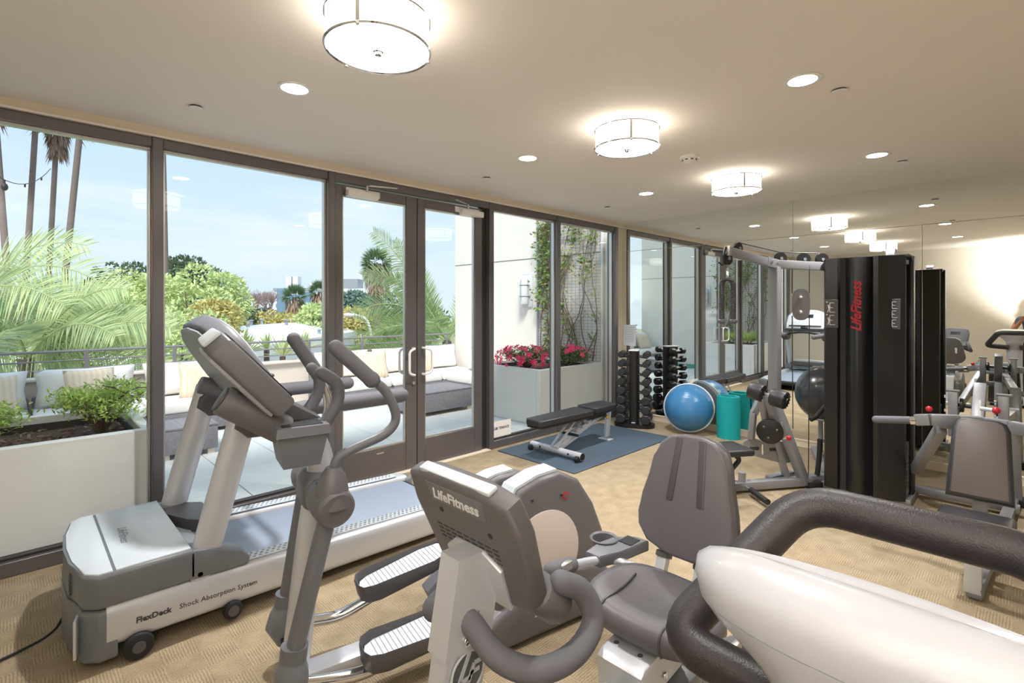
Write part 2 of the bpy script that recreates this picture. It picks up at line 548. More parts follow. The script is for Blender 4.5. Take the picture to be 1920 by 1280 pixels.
# ------------------------------------------------------------------ room shell
CH = 2.875
struct(MB().box((-3.8, -2.8, -0.06), (7.7, 5.7, 0.12)).build('floor', 'carpet'), 'beige carpet with blocks of ribs')
struct(MB().box((-3.8, -2.72, CH + 0.06), (7.7, 5.84, 0.12)).build('ceiling', 'ceiling_paint'), 'cream painted ceiling')
wl = struct(MB().box((-3.8, 0.07, 2.845), (7.6, 0.18, 0.07)).build('wall_left', 'trim_paint'), 'narrow cream wall strip above the windows')
MB().box((-3.8, -0.026, 2.815), (7.6, 0.012, 0.012)).build('bead', 'ceiling_paint', wl)
MB().box((-0.062, 0.08, 1.405), (0.13, 0.16, 2.81)).build('corner_post', 'trim_paint', wl)
wr = struct(MB().box((0.07, -2.8, 1.4375), (0.13, 5.7, 2.875)).build('wall_right', 'wall_paint'), 'wall covered in large mirror panels')
struct(MB().box((-7.66, -2.8, 1.4375), (0.12, 5.7, 2.875)).build('wall_back', 'wall_paint'), 'plain cream wall facing the mirrors')
struct(MB().box((-3.8, -5.66, 1.4375), (7.7, 0.12, 2.875)).build('wall_front', 'wall_paint'), 'plain cream side wall')
# mirror panels, each a piece of its own
ys = [0.0, -1.157, -2.346, -3.535, -4.724, -5.6]
for i in range(5):
    y0, y1 = ys[i] - 0.0022, ys[i + 1] + 0.0022
    MB().box((-0.001, (y0 + y1) / 2, (0.085 + 2.450) / 2), (0.008, y0 - y1, 2.365)).build('mirror_panel', 'mirror_glass', wr, False)
for y0, y1 in ((0, -2.346), (-2.346, -4.724), (-4.724, -5.6)):
    MB().box((-0.001, (y0 + y1) / 2, (2.455 + CH) / 2), (0.008, y0 - y1 - 0.0044, CH - 2.455 - 0.002)).build('mirror_panel', 'mirror_glass', wr, False)
bb = struct(MB().box((-0.009, -2.86, 0.036), (0.018, 5.5, 0.072)).build('baseboard_right', 'baseboard_paint'))
MB().box((-0.012, -2.86, 0.078), (0.024, 5.5, 0.012)).build('cap', 'baseboard_paint', bb)
struct(MB().box((-7.59, -2.8, 0.05), (0.02, 5.6, 0.1)).build('baseboard_back', 'baseboard_paint'))
struct(MB().box((-3.8, -5.59, 0.05), (7.6, 0.02, 0.1)).build('baseboard_front', 'baseboard_paint'))
o = thing('wall_outlet', 'cream socket plate low on the plain cream wall', 'socket', (-7.598, -3.66, 0.40))
MB().box((0.004, 0, 0), (0.008, 0.08, 0.125), bev=0.003).build('plate', 'white_metal', o)
for z in (-0.025, 0.025):
    MB().box((0.009, 0, z), (0.004, 0.035, 0.032), bev=0.002).build('receptacle', 'paper', o)

# ------------------------------------------------------------------ windows
def window(n, x0, x1):
    w = bpy.data.objects.new('window_%d' % n, None); C.objects.link(w); struct(w); w.location = ((x0 + x1) / 2, 0, 0)
    wd = x1 - x0
    def bx(name, c, s, m='bronze_frame'):
        MB().box(c, s, bev=0.003, seg=1).build(name, m, w)
    bx('head', (0, 0.06, 2.775), (wd, 0.12, 0.066))
    bx('sill', (0, 0.06, 0.045), (wd, 0.13, 0.088))
    bx('bead', (0, 0.06, 2.733), (wd, 0.05, 0.02), 'steel_satin')
    bx('bead', (0, 0.06, 0.098), (wd, 0.05, 0.018), 'bronze_dark')
    for sx in (-1, 1):
        bx('bead', (sx * (wd / 2 - 0.009), 0.065, 1.415), (0.018, 0.05, 2.62), 'steel_satin')
    MB().box((0, 0.066, 1.415), (wd - 0.03, 0.008, 2.62)).build('pane', 'window_glass', w, False)
    return w
window(1, -7.56, -5.852)
window(2, -5.786, -4.582)
w3 = window(3, -2.631, -1.512)
window(4, -1.45, -0.205)
for k, (x0, x1) in enumerate(((-5.852, -5.786), (-4.582, -4.522), (-2.70, -2.631), (-1.512, -1.45), (-0.205, -0.128), (-7.6, -7.56))):
    struct(MB().box(((x0 + x1) / 2, 0.06, 1.405), (x1 - x0, 0.145, 2.81), bev=0.004, seg=1).build('trim_%d' % (k + 1), 'bronze_frame'))
struct(MB().box((-3.61, 0.06, 2.772), (1.83, 0.13, 0.072), bev=0.003, seg=1).build('trim_7', 'bronze_frame'))
struct(MB().box((-3.61, 0.05, 0.006), (1.83, 0.16, 0.014), bev=0.003, seg=1).build('trim_8', 'trim_paint'))
struct(MB().box((-2.735, 0.075, 1.37), (0.075, 0.06, 2.73)).build('trim_9', 'bronze_dark'))

def door(n, x0, x1, g0, g1, hinge):
    d = bpy.data.objects.new('door_%d' % n, None); C.objects.link(d); struct(d); d.location = (0, 0, 0)
    yc, th = 0.05, 0.05
    def bx(name, a, b_, m='bronze_frame', y=yc, t_=th, bev=0.004):
        return MB().box(((a[0] + b_[0]) / 2, y, (a[1] + b_[1]) / 2), (b_[0] - a[0], t_, b_[1] - a[1]), bev=bev, seg=1).build(name, m, d)
    bx('stile', (x0, 0.015), (g0, 2.722)); bx('stile', (g1, 0.015), (x1, 2.722))
    bx('top_rail', (g0, 2.632), (g1, 2.722)); bx('bottom_rail', (g0, 0.015), (g1, 0.287))
    for a, b_ in (((g0, 2.618), (g1, 2.632)), ((g0, 0.287), (g1, 0.301)), ((g0, 0.301), (g0 + 0.012, 2.618)), ((g1 - 0.012, 0.301), (g1, 2.618))):
        bx('glazing_bead', a, b_, 'steel_satin', yc, 0.03, 0)
    MB().box(((g0 + g1) / 2, yc, 1.46), (g1 - g0 - 0.01, 0.008, 2.33)).build('pane', 'window_glass', d, False)
    s = -1 if hinge == 'l' else 1
    xs = (x1 - 0.055) if hinge == 'l' else (x0 + 0.055)
    for yy, k in ((0.02, -1), (0.08, 1)):
        pts = [(xs, yy, 1.21), (xs, yy + k * 0.05, 1.21), (xs + s * 0.075, yy + k * 0.062, 1.19), (xs + s * 0.075, yy + k * 0.062, 0.965), (xs, yy + k * 0.05, 0.945), (xs, yy, 0.945)]
        MB().tube(fillet(pts, 0.045, 4), 0.0125, 10).build('pull_handle', 'white_metal', d)
    if hinge == 'l':
        MB().cyl((xs + 0.01, 0.026, 0.865), (xs + 0.01, 0.006, 0.865), 0.017, 14, 0.004).build('lock_cylinder', 'steel_satin', d)
        MB().box((-4.06, 0.0235, 0.235), (0.075, 0.003, 0.012)).build('nameplate', 'steel_satin', d)
    bc = (x0 + 0.25) if hinge == 'l' else (x1 - 0.19)
    MB().box((bc - s * 0.03, 0.018, 2.675), (0.34, 0.016, 0.06), bev=0.003).build('closer_plate', 'white_metal', d)
    cb = MB().box((bc, -0.022, 2.645), (0.30, 0.07, 0.062), bev=0.008).build('closer_body', 'white_metal', d)
    MB().cyl((bc - s * 0.05, -0.02, 2.675), (bc - s * 0.05, -0.02, 2.735), 0.012, 12).build('spindle', 'steel_satin', cb)
    e = (bc - s * 0.30, -0.13, 2.735)
    MB().bar((bc - s * 0.05, -0.02, 2.733), e, 0.022, 0.008, up=(0, 0, 1)).build('closer_arm', 'steel_satin', d)
    MB().bar(e, (bc - s * 0.09, 0.0, 2.748), 0.018, 0.008).build('closer_arm', 'steel_satin', d)
    return d
door(1, -4.52, -3.648, -4.436, -3.775, 'l')
door(2, -3.640, -2.780, -3.548, -2.887, 'r')

# paper signs
o = thing('paper_sign', 'white paper sign lettered CLUB TERRACE standing on the window sill', 'sign', (-2.64, 0.052, 0.09))
MB().box((0.17, 0, 0.10), (0.34, 0.002, 0.20)).build('sheet', 'paper', o)
text('lettering', 'CLUB TERRACE', 0.041, text_mtx((0.022, -0.0016, 0.105), (1, 0, 0), (0, 0, 1)), 'ink', o, bold=0.0008, space=1.0)
o = thing('posted_notice', 'pale printed notice taped to the mirror above the dumbbell rack', 'notice', (-0.0066, -0.13, 1.05))
MB().box((0, 0, 0.155), (0.0016, 0.21, 0.31)).build('sheet', 'paper_blue', o)
for k in range(9):
    MB().box((-0.0012, 0.0, 0.27 - k * 0.026), (0.0006, 0.15 - 0.02 * (k % 3), 0.004)).build('print_line', 'building_grey', o, False)

# ------------------------------------------------------------------ ceiling fixtures
def drum(x, y, label):
    o = thing('drum_ceiling_light', label, 'ceiling light', (x, y, CH), 0, 'drum ceiling lights')
    r, h = 0.215, 0.152
    MB().lathe([(r - 0.05, -0.004), (r - 0.05, -0.022)], n=40).build('canopy', 'white_metal', o)
    MB().lathe([(r, -0.022), (r, -h), (r - 0.004, -h), (r - 0.004, -0.022), (r, -0.022)], n=48).build('shade', 'drum_glow', o)
    MB().lathe([(0.001, -h + 0.004), (r - 0.006, -h + 0.004), (r - 0.006, -h - 0.002), (0.03, -h - 0.01), (0.001, -h - 0.01)], n=48).build('diffuser', 'drum_disc', o)
    for z in (-h, -0.026):
        MB().tube([(math.cos(a) * (r + 0.004), math.sin(a) * (r + 0.004), z) for a in [2 * math.pi * k / 48 for k in range(48)]], 0.006, 6, closed=True).build('rim_ring', 'chrome', o)
    for k in range(3):
        a = R(100 + 120 * k)
        p = V(math.cos(a) * (r + 0.006), math.sin(a) * (r + 0.006), 0)
        MB().bar(p + V(0, 0, -0.02), p + V(0, 0, -h - 0.004), 0.016, 0.004, up=p).build('strap', 'steel_satin', o)
        MB().ball(p + V(0, 0, -h - 0.008), 0.008, 10, 6).build('knob', 'chrome', o)
    MB().lathe([(0.001, -h - 0.026), (0.014, -h - 0.024), (0.016, -h - 0.014), (0.024, -h - 0.009), (0.001, -h - 0.009)], n=20).build('finial', 'chrome', o)
drum(-5.42, -2.33, 'white glass drum ceiling light hanging above the elliptical trainer')
drum(-3.50, -2.33, 'white glass drum ceiling light beside the smoke detector')
drum(-1.62, -2.33, 'white glass drum ceiling light above the cable boom of the gym tower')

def downlight(x, y, label, power=1.0):
    o = thing('recessed_downlight', label, 'downlight', (x, y, CH), 0, 'recessed downlights')
    MB().lathe([(0.072, -0.001), (0.092, -0.001), (0.095, -0.006), (0.088, -0.009), (0.072, -0.006)], n=36).build('trim_ring', 'white_metal', o)
    MB().lathe([(0.001, -0.003), (0.073, -0.003), (0.073, -0.005), (0.001, -0.005)], n=36).build('lens', 'down_glow', o)
    l = bpy.data.lights.new('downlight_lamp', 'SPOT')
    l.energy = 165 * LAMP * power; l.spot_size = R(125); l.spot_blend = 0.8; l.shadow_soft_size = 0.06; l.color = (1, 0.978, 0.95)
    lo = bpy.data.objects.new('downlight_lamp', l); C.objects.link(lo); lo.parent = o; lo.location = (0, 0, -0.015)
for x, y, lb in ((-5.39, -1.34, 'round recessed downlight above the treadmill'), (-3.46, -1.34, 'round recessed downlight between the glass doors and the drum lights'),
                 (-1.58, -1.34, 'round recessed downlight above the weight bench'), (-3.43, -3.41, 'round recessed downlight above the open carpet before the gym tower'),
                 (-1.47, -3.41, 'round recessed downlight above the black gym tower'), (-5.40, -3.41, 'round recessed downlight above the recumbent bike')):
    downlight(x, y, lb, 0.3 if (x < -5.3 and y < -3) else 1.0)
def sprinkler(x, y, label):
    o = thing('sprinkler_cover', label, 'sprinkler cover', (x, y, CH), 0, 'flat sprinkler covers')
    MB().lathe([(0.001, -0.013), (0.04, -0.013), (0.042, -0.010), (0.001, -0.010)], n=28).build('cover_plate', 'white_metal', o)
    MB().lathe([(0.001, 0.0), (0.033, 0.0), (0.033, -0.010), (0.001, -0.010)], n=24).build('collar', 'bronze_dark', o)
for x, y, lb in ((-5.726, -0.64, 'flat white sprinkler cover near the treadmill window'), (-3.278, -0.61, 'flat white sprinkler cover before the glass doors'),
                 (-1.249, -0.60, 'flat white sprinkler cover near the azalea window'), (-3.136, -3.52, 'flat white sprinkler cover beside the downlight over the open carpet'),
                 (-1.094, -3.525, 'flat white sprinkler cover beside the downlight over the gym tower')):
    sprinkler(x, y, lb)
o = thing('smoke_detector', 'white domed smoke detector on the ceiling between two drum lights', 'smoke detector', (-2.516, -2.305, CH))
MB().lathe([(0.001, 0), (0.078, 0), (0.08, -0.012), (0.07, -0.02), (0.001, -0.02)], n=32).build('base', 'white_metal', o)
MB().lathe([(0.001, -0.02), (0.058, -0.02), (0.055, -0.038), (0.03, -0.05), (0.001, -0.052)], n=32).build('dome', 'paper', o)
for k in range(8):
    a = 2 * math.pi * k / 8
    MB().box((math.cos(a) * 0.056, math.sin(a) * 0.056, -0.03), (0.006, 0.022, 0.008), (0, 0, a)).build('vent', 'bronze_dark', o)

# ------------------------------------------------------------------ treadmill (local x runs from the motor hood to the belt's end)
T = thing('treadmill', 'silver and grey treadmill alongside the window with black running belt', 'treadmill', (-6.30, -0.95, 0))
def oval_ring(c, hx, hy, n=20, p=2.6):
    return [V(c[0] + hx * math.copysign(abs(math.cos(a)) ** (2 / p), math.cos(a)), c[1] + hy * math.copysign(abs(math.sin(a)) ** (2 / p), math.sin(a)), c[2]) for a in [2 * math.pi * k / n for k in range(n)]]
for s in (-1, 1):
    y = s * 0.385
    rings = []
    for x, z0, z1 in ((0.06, 0.085, 0.285), (1.0, 0.06, 0.255), (2.05, 0.03, 0.215), (2.12, 0.04, 0.205)):
        zc, hz = (z0 + z1) / 2, (z1 - z0) / 2
        rings.append([V(x, y + 0.068 * math.copysign(abs(math.cos(a)) ** 0.55, math.cos(a)), zc + hz * math.copysign(abs(math.sin(a)) ** 0.55, math.sin(a))) for a in [2 * math.pi * k / 28 for k in range(28)]])
    rl = MB().rings(rings).build('side_rail', 'silver_paint', T)
    MB().bar((0.58, s * 0.373, 0.2735), (2.02, s * 0.373, 0.2195), 0.085, 0.007, 0.003).build('foot_strip', 'pale_plastic', rl)
    st = MB()
    for i in range(44):
        for j in range(3):
            x = 0.63 + i * 0.031; yy = s * 0.373 + (j - 1) * 0.026; z = 0.2735 - (x - 0.58) * 0.0375 + 0.004
            st.box((x + (j % 2) * 0.015, yy, z), (0.013, 0.009, 0.005))
    so = st.build('grip_studs', 'building_grey', rl, False); so['kind'] = 'stuff'
MB().bar((0.50, 0, 0.232), (2.06, 0, 0.172), 0.625, 0.018, 0.004).build('running_belt', 'belt', T)
MB().bar((0.50, 0, 0.195), (2.06, 0, 0.135), 0.60, 0.05).build('deck', 'black_plastic', T)
MB().cyl((2.07, -0.31, 0.135), (2.07, 0.31, 0.135), 0.042, 18).build('rear_roller', 'black_rubber', T)
for s in (-1, 1):
    MB().box((2.13, s * 0.385, 0.115), (0.08, 0.15, 0.16), bev=0.025, seg=3).build('end_cap', 'hood_plastic', T)
# motor hood
def hood_plan(x_in, grow=0.0):
    return [(x_in, -0.445 - grow), (0.03, -0.445 - grow), (-0.02 - grow, -0.40), (-0.055 - grow, -0.2), (-0.065 - grow, 0.0), (-0.055 - grow, 0.2), (-0.02 - grow, 0.40), (0.03, 0.445 + grow), (x_in, 0.445 + grow)]
hd = MB().prism(hood_plan(0.40), 0.27, 0.425, 'z', 0.02, 3).build('motor_hood', 'hood_plastic', T)
MB().prism([(0.095, -0.43), (0.39, -0.43), (0.39, 0.43), (0.095, 0.43)], 0.415, 0.4305, 'z', 0.004).build('hood_lid', 'pale_plastic', hd)
MB().prism([(0.085, -0.432), (0.03, -0.43), (-0.012, -0.385), (-0.043, -0.19), (-0.052, 0.0), (-0.043, 0.19), (-0.012, 0.385), (0.03, 0.43), (0.085, 0.432)], 0.415, 0.4305, 'z', 0.004).build('hood_nose', 'pale_plastic', hd)
MB().prism(hood_plan(0.10, 0.004), 0.035, 0.265, 'z', 0.02, 3).build('front_bumper', 'hood_plastic', T)
MB().prism([(0.10, -0.40), (-0.02, -0.38), (-0.05, 0), (-0.02, 0.38), (0.10, 0.40)], 0.255, 0.275, 'z').build('bumper_gap', 'dark_plastic', T)
MB().box((-0.018, -0.30, 0.16), (0.012, 0.24, 0.17), (0, 0, R(-14)), bev=0.004).build('bumper_panel', 'silver_paint', T)
for k in range(6):
    MB().box((-0.044 + abs(k - 2.5) * 0.0, -0.20 - 0.0, 0.30 + k * 0.017), (0.01, 0.12, 0.005), (0, 0, R(-9))).build('hood_vent', 'dark_plastic', hd)
for s in (-1, 1):
    MB().prism([(0.38, 0.27), (0.38, 0.418), (0.47, 0.405), (0.62, 0.345), (0.66, 0.30), (0.65, 0.265)], s * 0.445, s * 0.315, 'y', 0.012, 2).build('hood_wing', 'hood_plastic', T)
MB().prism([(0.38, -0.31), (0.38, 0.31), (0.56, 0.31), (0.50, 0.18), (0.47, 0.0), (0.50, -0.18), (0.56, -0.31)], 0.26, 0.345, 'z', 0.012).build('hood_slope', 'pale_plastic', hd)
MB().prism([(0.36, 0.36), (0.40, 0.22), (0.47, 0.05), (0.55, -0.08), (0.60, 0.05), (0.61, 0.30), (0.52, 0.38)], 0.335, 0.405, 'z', 0.018, 2).build('hood_recess', 'dark_plastic', hd)
# side lettering
sl = text('lettering', 'FlexDeck', 0.036, text_mtx((0.165, -0.4545, 0.165), (1, 0, -0.032), (0, 0, 1)), 'dark_print', T, bold=0.0012)
text('lettering', 'Shock Absorption System', 0.034, text_mtx((0.335, -0.4545, 0.160), (1, 0, -0.032), (0, 0, 1)), 'dark_print', T)
text('lettering', 'LifeFitness', 0.055, text_mtx((0.16, 0.10, 0.4312), (-0.05, -1, 0), (1, 0, 0)), 'building_grey', hd, shear=0.3, bold=0.0006)
# uprights (oval section, leaning back towards the runner)
def lean_oval(a, b_, hx, hy, n=24):
    a, b_ = Vector(a), Vector(b_)
    return [[a.lerp(b_, t_) + V(hx * math.cos(q), hy * math.sin(q), 0) for q in [2 * math.pi * k / n for k in range(n)]] for t_ in (0, 0.12, 0.5, 1)]
for s in (-1, 1):
    y = s * 0.385
    up = MB().rings(lean_oval((0.425, y, 0.225), (0.665, y, 1.13), 0.072, 0.05)).build('upright', 'silver_paint', T)
    MB().rings(lean_oval((0.42, y, 0.225), (0.448, y, 0.33), 0.077, 0.055)).build('upright_boot', 'silver_paint', up)
    MB().cyl((0.427, y - s * -0.054, 0.29), (0.427, y - s * -0.060, 0.29), 0.012, 12).build('bolt', 'dark_plastic', up)
    br = MB().prism([(0.60, 1.05), (0.585, 0.985), (0.65, 0.925), (0.80, 0.915), (0.90, 0.98), (0.93, 1.05), (0.80, 1.09), (0.66, 1.10)], y - 0.06, y + 0.06, 'y', 0.02, 3).build('rail_bracket', 'dark_plastic', T)
    MB().tube([(0.80, y, 1.02), (1.0, y, 1.035), (1.62, y, 1.03)], 0.047, 18, roundend=True).build('handrail', 'foam_grip', T)
    MB().cyl((0.60, s * 0.345, 1.13), (0.82, s * 0.345, 1.06), 0.055, 20, 0.01).build('cup_holder', 'grey_plastic', T)
MB().tube(fillet([(0.80, -0.36, 1.03), (0.90, -0.26, 1.06), (0.90, -0.08, 1.09), (0.90, 0.08, 1.09), (0.90, 0.26, 1.06), (0.80, 0.36, 1.03)], 0.08), 0.02, 10).build('front_grip', 'black_rubber', T)
# console: a tilted panel between the uprights
Cn = Matrix.Translation((0.665, 0, 1.32)) @ Matrix.Rotation(R(-33), 4, 'Y')
def console_part(mb, name, m_, p):
    return mb.xf(Cn).build(name, m_, p)
poly = [(-0.395, -0.24), (0.395, -0.24), (0.41, -0.10), (0.40, 0.10), (0.34, 0.20), (0.20, 0.265), (0, 0.285), (-0.20, 0.265), (-0.34, 0.20), (-0.40, 0.10), (-0.41, -0.10)]
cs = console_part(MB().prism(poly, -0.06, 0.055, 'x', 0.028, 3), 'console', 'grey_plastic', T)
console_part(MB().prism([(a * 0.90, b_ * 0.90) for a, b_ in poly], 0.05, 0.062, 'x', 0.004), 'console_face', 'pale_plastic', cs)
console_part(MB().prism([(a * 0.93, b_ * 0.93) for a, b_ in poly], -0.085, -0.055, 'x', 0.02, 2), 'console_back', 'light_plastic', cs)
console_part(MB().box((0.064, 0.02, 0.09), (0.006, 0.30, 0.09)), 'display', 'screen', cs)
console_part(MB().box((0.068, 0.10, 0.10), (0.004, 0.10, 0.05)), 'red_readout', 'red_display', cs)
for k in range(8):
    console_part(MB().box((0.064, -0.28 + k * 0.08, -0.05), (0.006, 0.045, 0.022), bev=0.002), 'button', 'white_metal', cs)
console_part(MB().box((0.075, 0, -0.16), (0.03, 0.62, 0.02), bev=0.006), 'reading_ledge', 'dark_plastic', cs)
console_part(MB().box((0.075, 0.0, -0.205), (0.03, 0.14, 0.05), bev=0.01), 'stop_button', 'black_plastic', cs)
for k in range(2):
    x = 0.175 + k * 0.395
    w = MB().cyl((x, -0.475, 0.06), (x, -0.43, 0.06), 0.06 - 0.015 * k, 24, 0.012).build('wheel', 'black_rubber', T)
    MB().cyl((x, -0.478, 0.06), (x, -0.474, 0.06), 0.026, 16).build('hub', 'dark_plastic', w)
    MB().cyl((x, 0.475, 0.06), (x, 0.43, 0.06), 0.06 - 0.015 * k, 24, 0.012).build('wheel', 'black_rubber', T)
MB().box((0.9, 0, 0.075), (1.6, 0.5, 0.05)).build('underframe', 'black_plastic', T)
for s in (-1, 1):
    MB().box((1.85, s * 0.33, 0.028), (0.07, 0.06, 0.054), bev=0.008).build('rear_foot', 'black_rubber', T)
MB().tube(spline([(-0.06, 0.02, 0.09), (-0.10, 0.02, 0.03), (-0.20, -0.02, 0.012), (-0.45, -0.10, 0.012), (-0.75, -0.16, 0.012), (-1.0, -0.20, 0.012)]), 0.006, 8).build('power_cord', 'black_rubber', T)

# ------------------------------------------------------------------ elliptical cross trainer
E_ = thing('elliptical_trainer', 'grey and silver elliptical cross trainer with two long foot pedals', 'elliptical trainer', (-5.65, -2.12, 0), R(-11))
MB().tube(fillet([(-0.045, 0, 0.04), (0.03, 0, 0.70), (0.075, 0, 0.95), (0.01, 0, 1.10), (-0.12, 0, 1.19)], 0.16, 8), 0.056, 22).build('column', 'silver_paint', E_)
MB().box((0.0, 0, 0.03), (0.09, 0.62, 0.06), bev=0.02, seg=3).build('front_stabiliser', 'silver_paint', E_)
MB().bar((0.0, 0, 0.055), (1.0, 0, 0.055), 0.11, 0.06, 0.015).build('base_beam', 'silver_paint', E_)
# pivot across the column
pv = MB().box((0.055, 0, 0.845), (0.155, 0.20, 0.155), bev=0.045, seg=4).build('pivot_block', 'taupe_plastic', E_)
for s in (-1, 1):
    pr = MB().tube([(0.055, s * 0.08, 0.845), (0.055, s * 0.13, 0.845), (0.06, s * 0.19, 0.84), (0.066, s * 0.258, 0.827), (0.068, s * 0.27, 0.825)], [0.068, 0.078, 0.08, 0.076, 0.066], 22).build('pivot_housing', 'taupe_plastic', E_, angle=24)
    MB().tube([(0.058, s * 0.215, 0.83), (0.062, s * 0.215, 0.90), (0.064, s * 0.215, 0.95), (0.066, s * 0.215, 0.985)], [0.068, 0.062, 0.05, 0.028], 20).build('pivot_dome', 'taupe_plastic', pr)
    for a, b_ in ((0.10, 0.90), (0.15, 0.905)):
        MB().ball((0.02, s * a, b_), 0.008, 8, 6).build('screw', 'bronze_dark', pr)
    MB().ball((0.03, s * 0.235, 0.775), 0.008, 8, 6).build('screw', 'bronze_dark', pr)
# moving arms: near one (y<0) pushed back, far one pulled forward
near = [(0.066, -0.215, 0.97), (0.085, -0.22, 1.02), (0.15, -0.225, 1.05), (0.275, -0.235, 1.095), (0.318, -0.235, 1.16), (0.272, -0.235, 1.27), (0.20, -0.235, 1.335)]
ga = MB().tube(spline(near + [(0.10, -0.235, 1.43)], 5), 0.0195, 12).build('swing_arm', 'grey_plastic', E_)
MB().tube([(0.215, -0.235, 1.322), (0.20, -0.235, 1.336), (0.07, -0.235, 1.462)], [0.034, 0.031, 0.03], 16, roundend=True).build('grip', 'foam_grip', ga)
far = [(0.066, 0.215, 0.97), (0.10, 0.215, 1.03), (0.14, 0.215, 1.10), (0.145, 0.215, 1.18), (0.12, 0.215, 1.26), (0.08, 0.215, 1.33)]
fa = MB().tube(spline(far + [(0.03, 0.215, 1.42)], 5), 0.0195, 12).build('swing_arm', 'chrome', E_)
MB().tube([(0.105, 0.215, 1.30), (0.09, 0.215, 1.325), (-0.005, 0.215, 1.475)], [0.033, 0.031, 0.03], 16, roundend=True).build('grip', 'foam_grip', fa)
for s, p0, p1, p2 in ((-1, (0.05, 0.80), (-0.075, 0.30), (-0.09, 0.20)), (1, (0.045, 0.80), (-0.035, 0.30), (-0.06, 0.20))):
    y = s * 0.20
    lo = MB().tube([(p0[0], y, p0[1]), (p1[0], y, p1[1])], 0.044, 20, r2=0.034).build('lower_arm', 'grey_plastic', E_)
    MB().tube([(p1[0], y, p1[1] + 0.02), (p1[0] - 0.006, y, p1[1] - 0.03)], 0.05, 20).build('collar', 'grey_plastic', lo)
    MB().tube([(p1[0] - 0.004, y, p1[1] - 0.02), (p1[0] - 0.012, y, p1[1] - 0.07), (p2[0], y, p2[1] - 0.02), (p2[0] + 0.01, y, p2[1] - 0.10)], [0.042, 0.062, 0.066, 0.03], 20).build('foot_joint', 'hood_plastic', lo)
    MB().cyl((p2[0] + 0.0, y - 0.05, p2[1] - 0.06), (p2[0] + 0.0, y - 0.062, p2[1] - 0.06), 0.012, 12).build('bolt', 'bronze_dark', lo)
    end = (0.36, s * 0.17, 0.20) if s > 0 else (0.30, s * 0.19, 0.115)
    pl = MB().tube(spline([(p2[0], y, p2[1] - 0.03), (0.06, y, 0.155 if s > 0 else 0.13), (0.20, s * 0.19, 0.145 if s > 0 else 0.10), end, (0.62, s * 0.17, 0.28 if s > 0 else 0.13), (1.12, s * 0.17, 0.42 if s > 0 else 0.38)], 6), 0.026, 12).build('pedal_link', 'chrome', E_)
def pedal(c, tilt, name='foot_pedal'):
    mt = Matrix.Translation(c) @ Matrix.Rotation(R(tilt), 4, 'Y') @ Matrix.Diagonal((1, 1.12, 1, 1))
    out = [(-0.25, -0.03), (-0.235, -0.065), (-0.19, -0.085), (0.12, -0.09), (0.22, -0.07), (0.25, -0.03), (0.25, 0.03), (0.22, 0.07), (0.12, 0.09), (-0.19, 0.085), (-0.235, 0.065), (-0.25, 0.03)]
    rim = []
    for sc, z in ((0.86, -0.03), (0.98, -0.015), (1.0, 0.030), (0.98, 0.036), (0.95, 0.030), (0.92, 0.012)):
        rim.append([V(x * (sc if abs(x) < 0.2 else (1 - (1 - sc) * 0.5)), y * sc, z + (0.025 if x < -0.18 and z > 0.02 else 0)) for x, y in out])
    p = MB().rings(rim).xf(mt).build('foot_pedal', 'dark_plastic', E_)
    MB().prism([(x * 0.93, y * 0.90) for x, y in out], 0.008, 0.018, 'z').xf(mt).build('tread_plate', 'pale_plastic', p)
    for k in range(19):
        x = -0.19 + k * 0.0205
        MB().box((x, 0, 0.0192), (0.003, 0.148 - 0.02 * max(0, abs(x - 0.0) - 0.13) / 0.06, 0.002)).xf(mt).build('tread_rib', 'building_grey', p, False)
pedal((0.52, 0.155, 0.285), -11)
pedal((0.44, -0.185, 0.16), -4)
# rear drive housing: two lobes with round crank discs
lobe = [(0.80, 0.06), (0.79, 0.30), (0.83, 0.52), (0.87, 0.66), (0.92, 0.735), (1.05, 0.775), (1.17, 0.785), (1.30, 0.72), (1.40, 0.58), (1.47, 0.42), (1.48, 0.25), (1.44, 0.06)]
for s in (-1, 1):
    y0, y1 = s * 0.12, s * 0.285
    if s < 0:
        lb = MB().prism(lobe, y0, y1, 'y', 0.03, 3).build('drive_housing', 'taupe_plastic', E_)
    else:
        lb = MB().prism([(x, z * 0.86) for x, z in lobe], y0, y1, 'y', 0.03, 3).build('drive_housing', 'taupe_plastic', E_)
    k = 1 if s < 0 else 0.86
    ridge = MB()
    ridge.rings([[V(x + dx, s * yy, z * k + dz) for yy, dx, dz in ((0.15, 0, 0), (0.15, -0.008, 0.012), (0.255, -0.008, 0.012), (0.255, 0, 0))] for x, z in lobe[3:7]])
    ridge.build('ridge', 'pale_plastic', lb)
    dc = MB().cyl((1.07, s * 0.283, 0.40 * k), (1.07, s * 0.292, 0.40 * k), 0.212, 44, 0.003).build('crank_disc', 'disc_plastic', lb)
    for dx, dz in ((0.0, -0.12), (-0.13, 0.26), (0.05, 0.25)):
        MB().ball((1.12 + dx, s * 0.288, 0.42 * k + dz * k), 0.007, 8, 6).build('screw', 'bronze_dark', lb)
em = MB().cyl((1.20, -0.285, 0.66), (1.20, -0.288, 0.66), 0.019, 24).build('round_badge', 'red_plastic', E_)
MB().cyl((1.20, -0.287, 0.66), (1.20, -0.2895, 0.66), 0.012, 20).build('badge_centre', 'taupe_plastic', em)
rb = MB().prism([(0.70, 0.02), (0.66, 0.10), (0.78, 0.19), (0.98, 0.265), (1.20, 0.285), (1.44, 0.27), (1.50, 0.20), (1.50, 0.02)], -0.315, 0.315, 'y', 0.03, 3).build('rear_base', 'taupe_plastic', E_)
text('lettering', 'LifeFitness', 0.075, text_mtx((0.98, -0.3165, 0.125), (1, 0, 0.16), (0, 0, 1)), 'white_print', rb, shear=0.3)
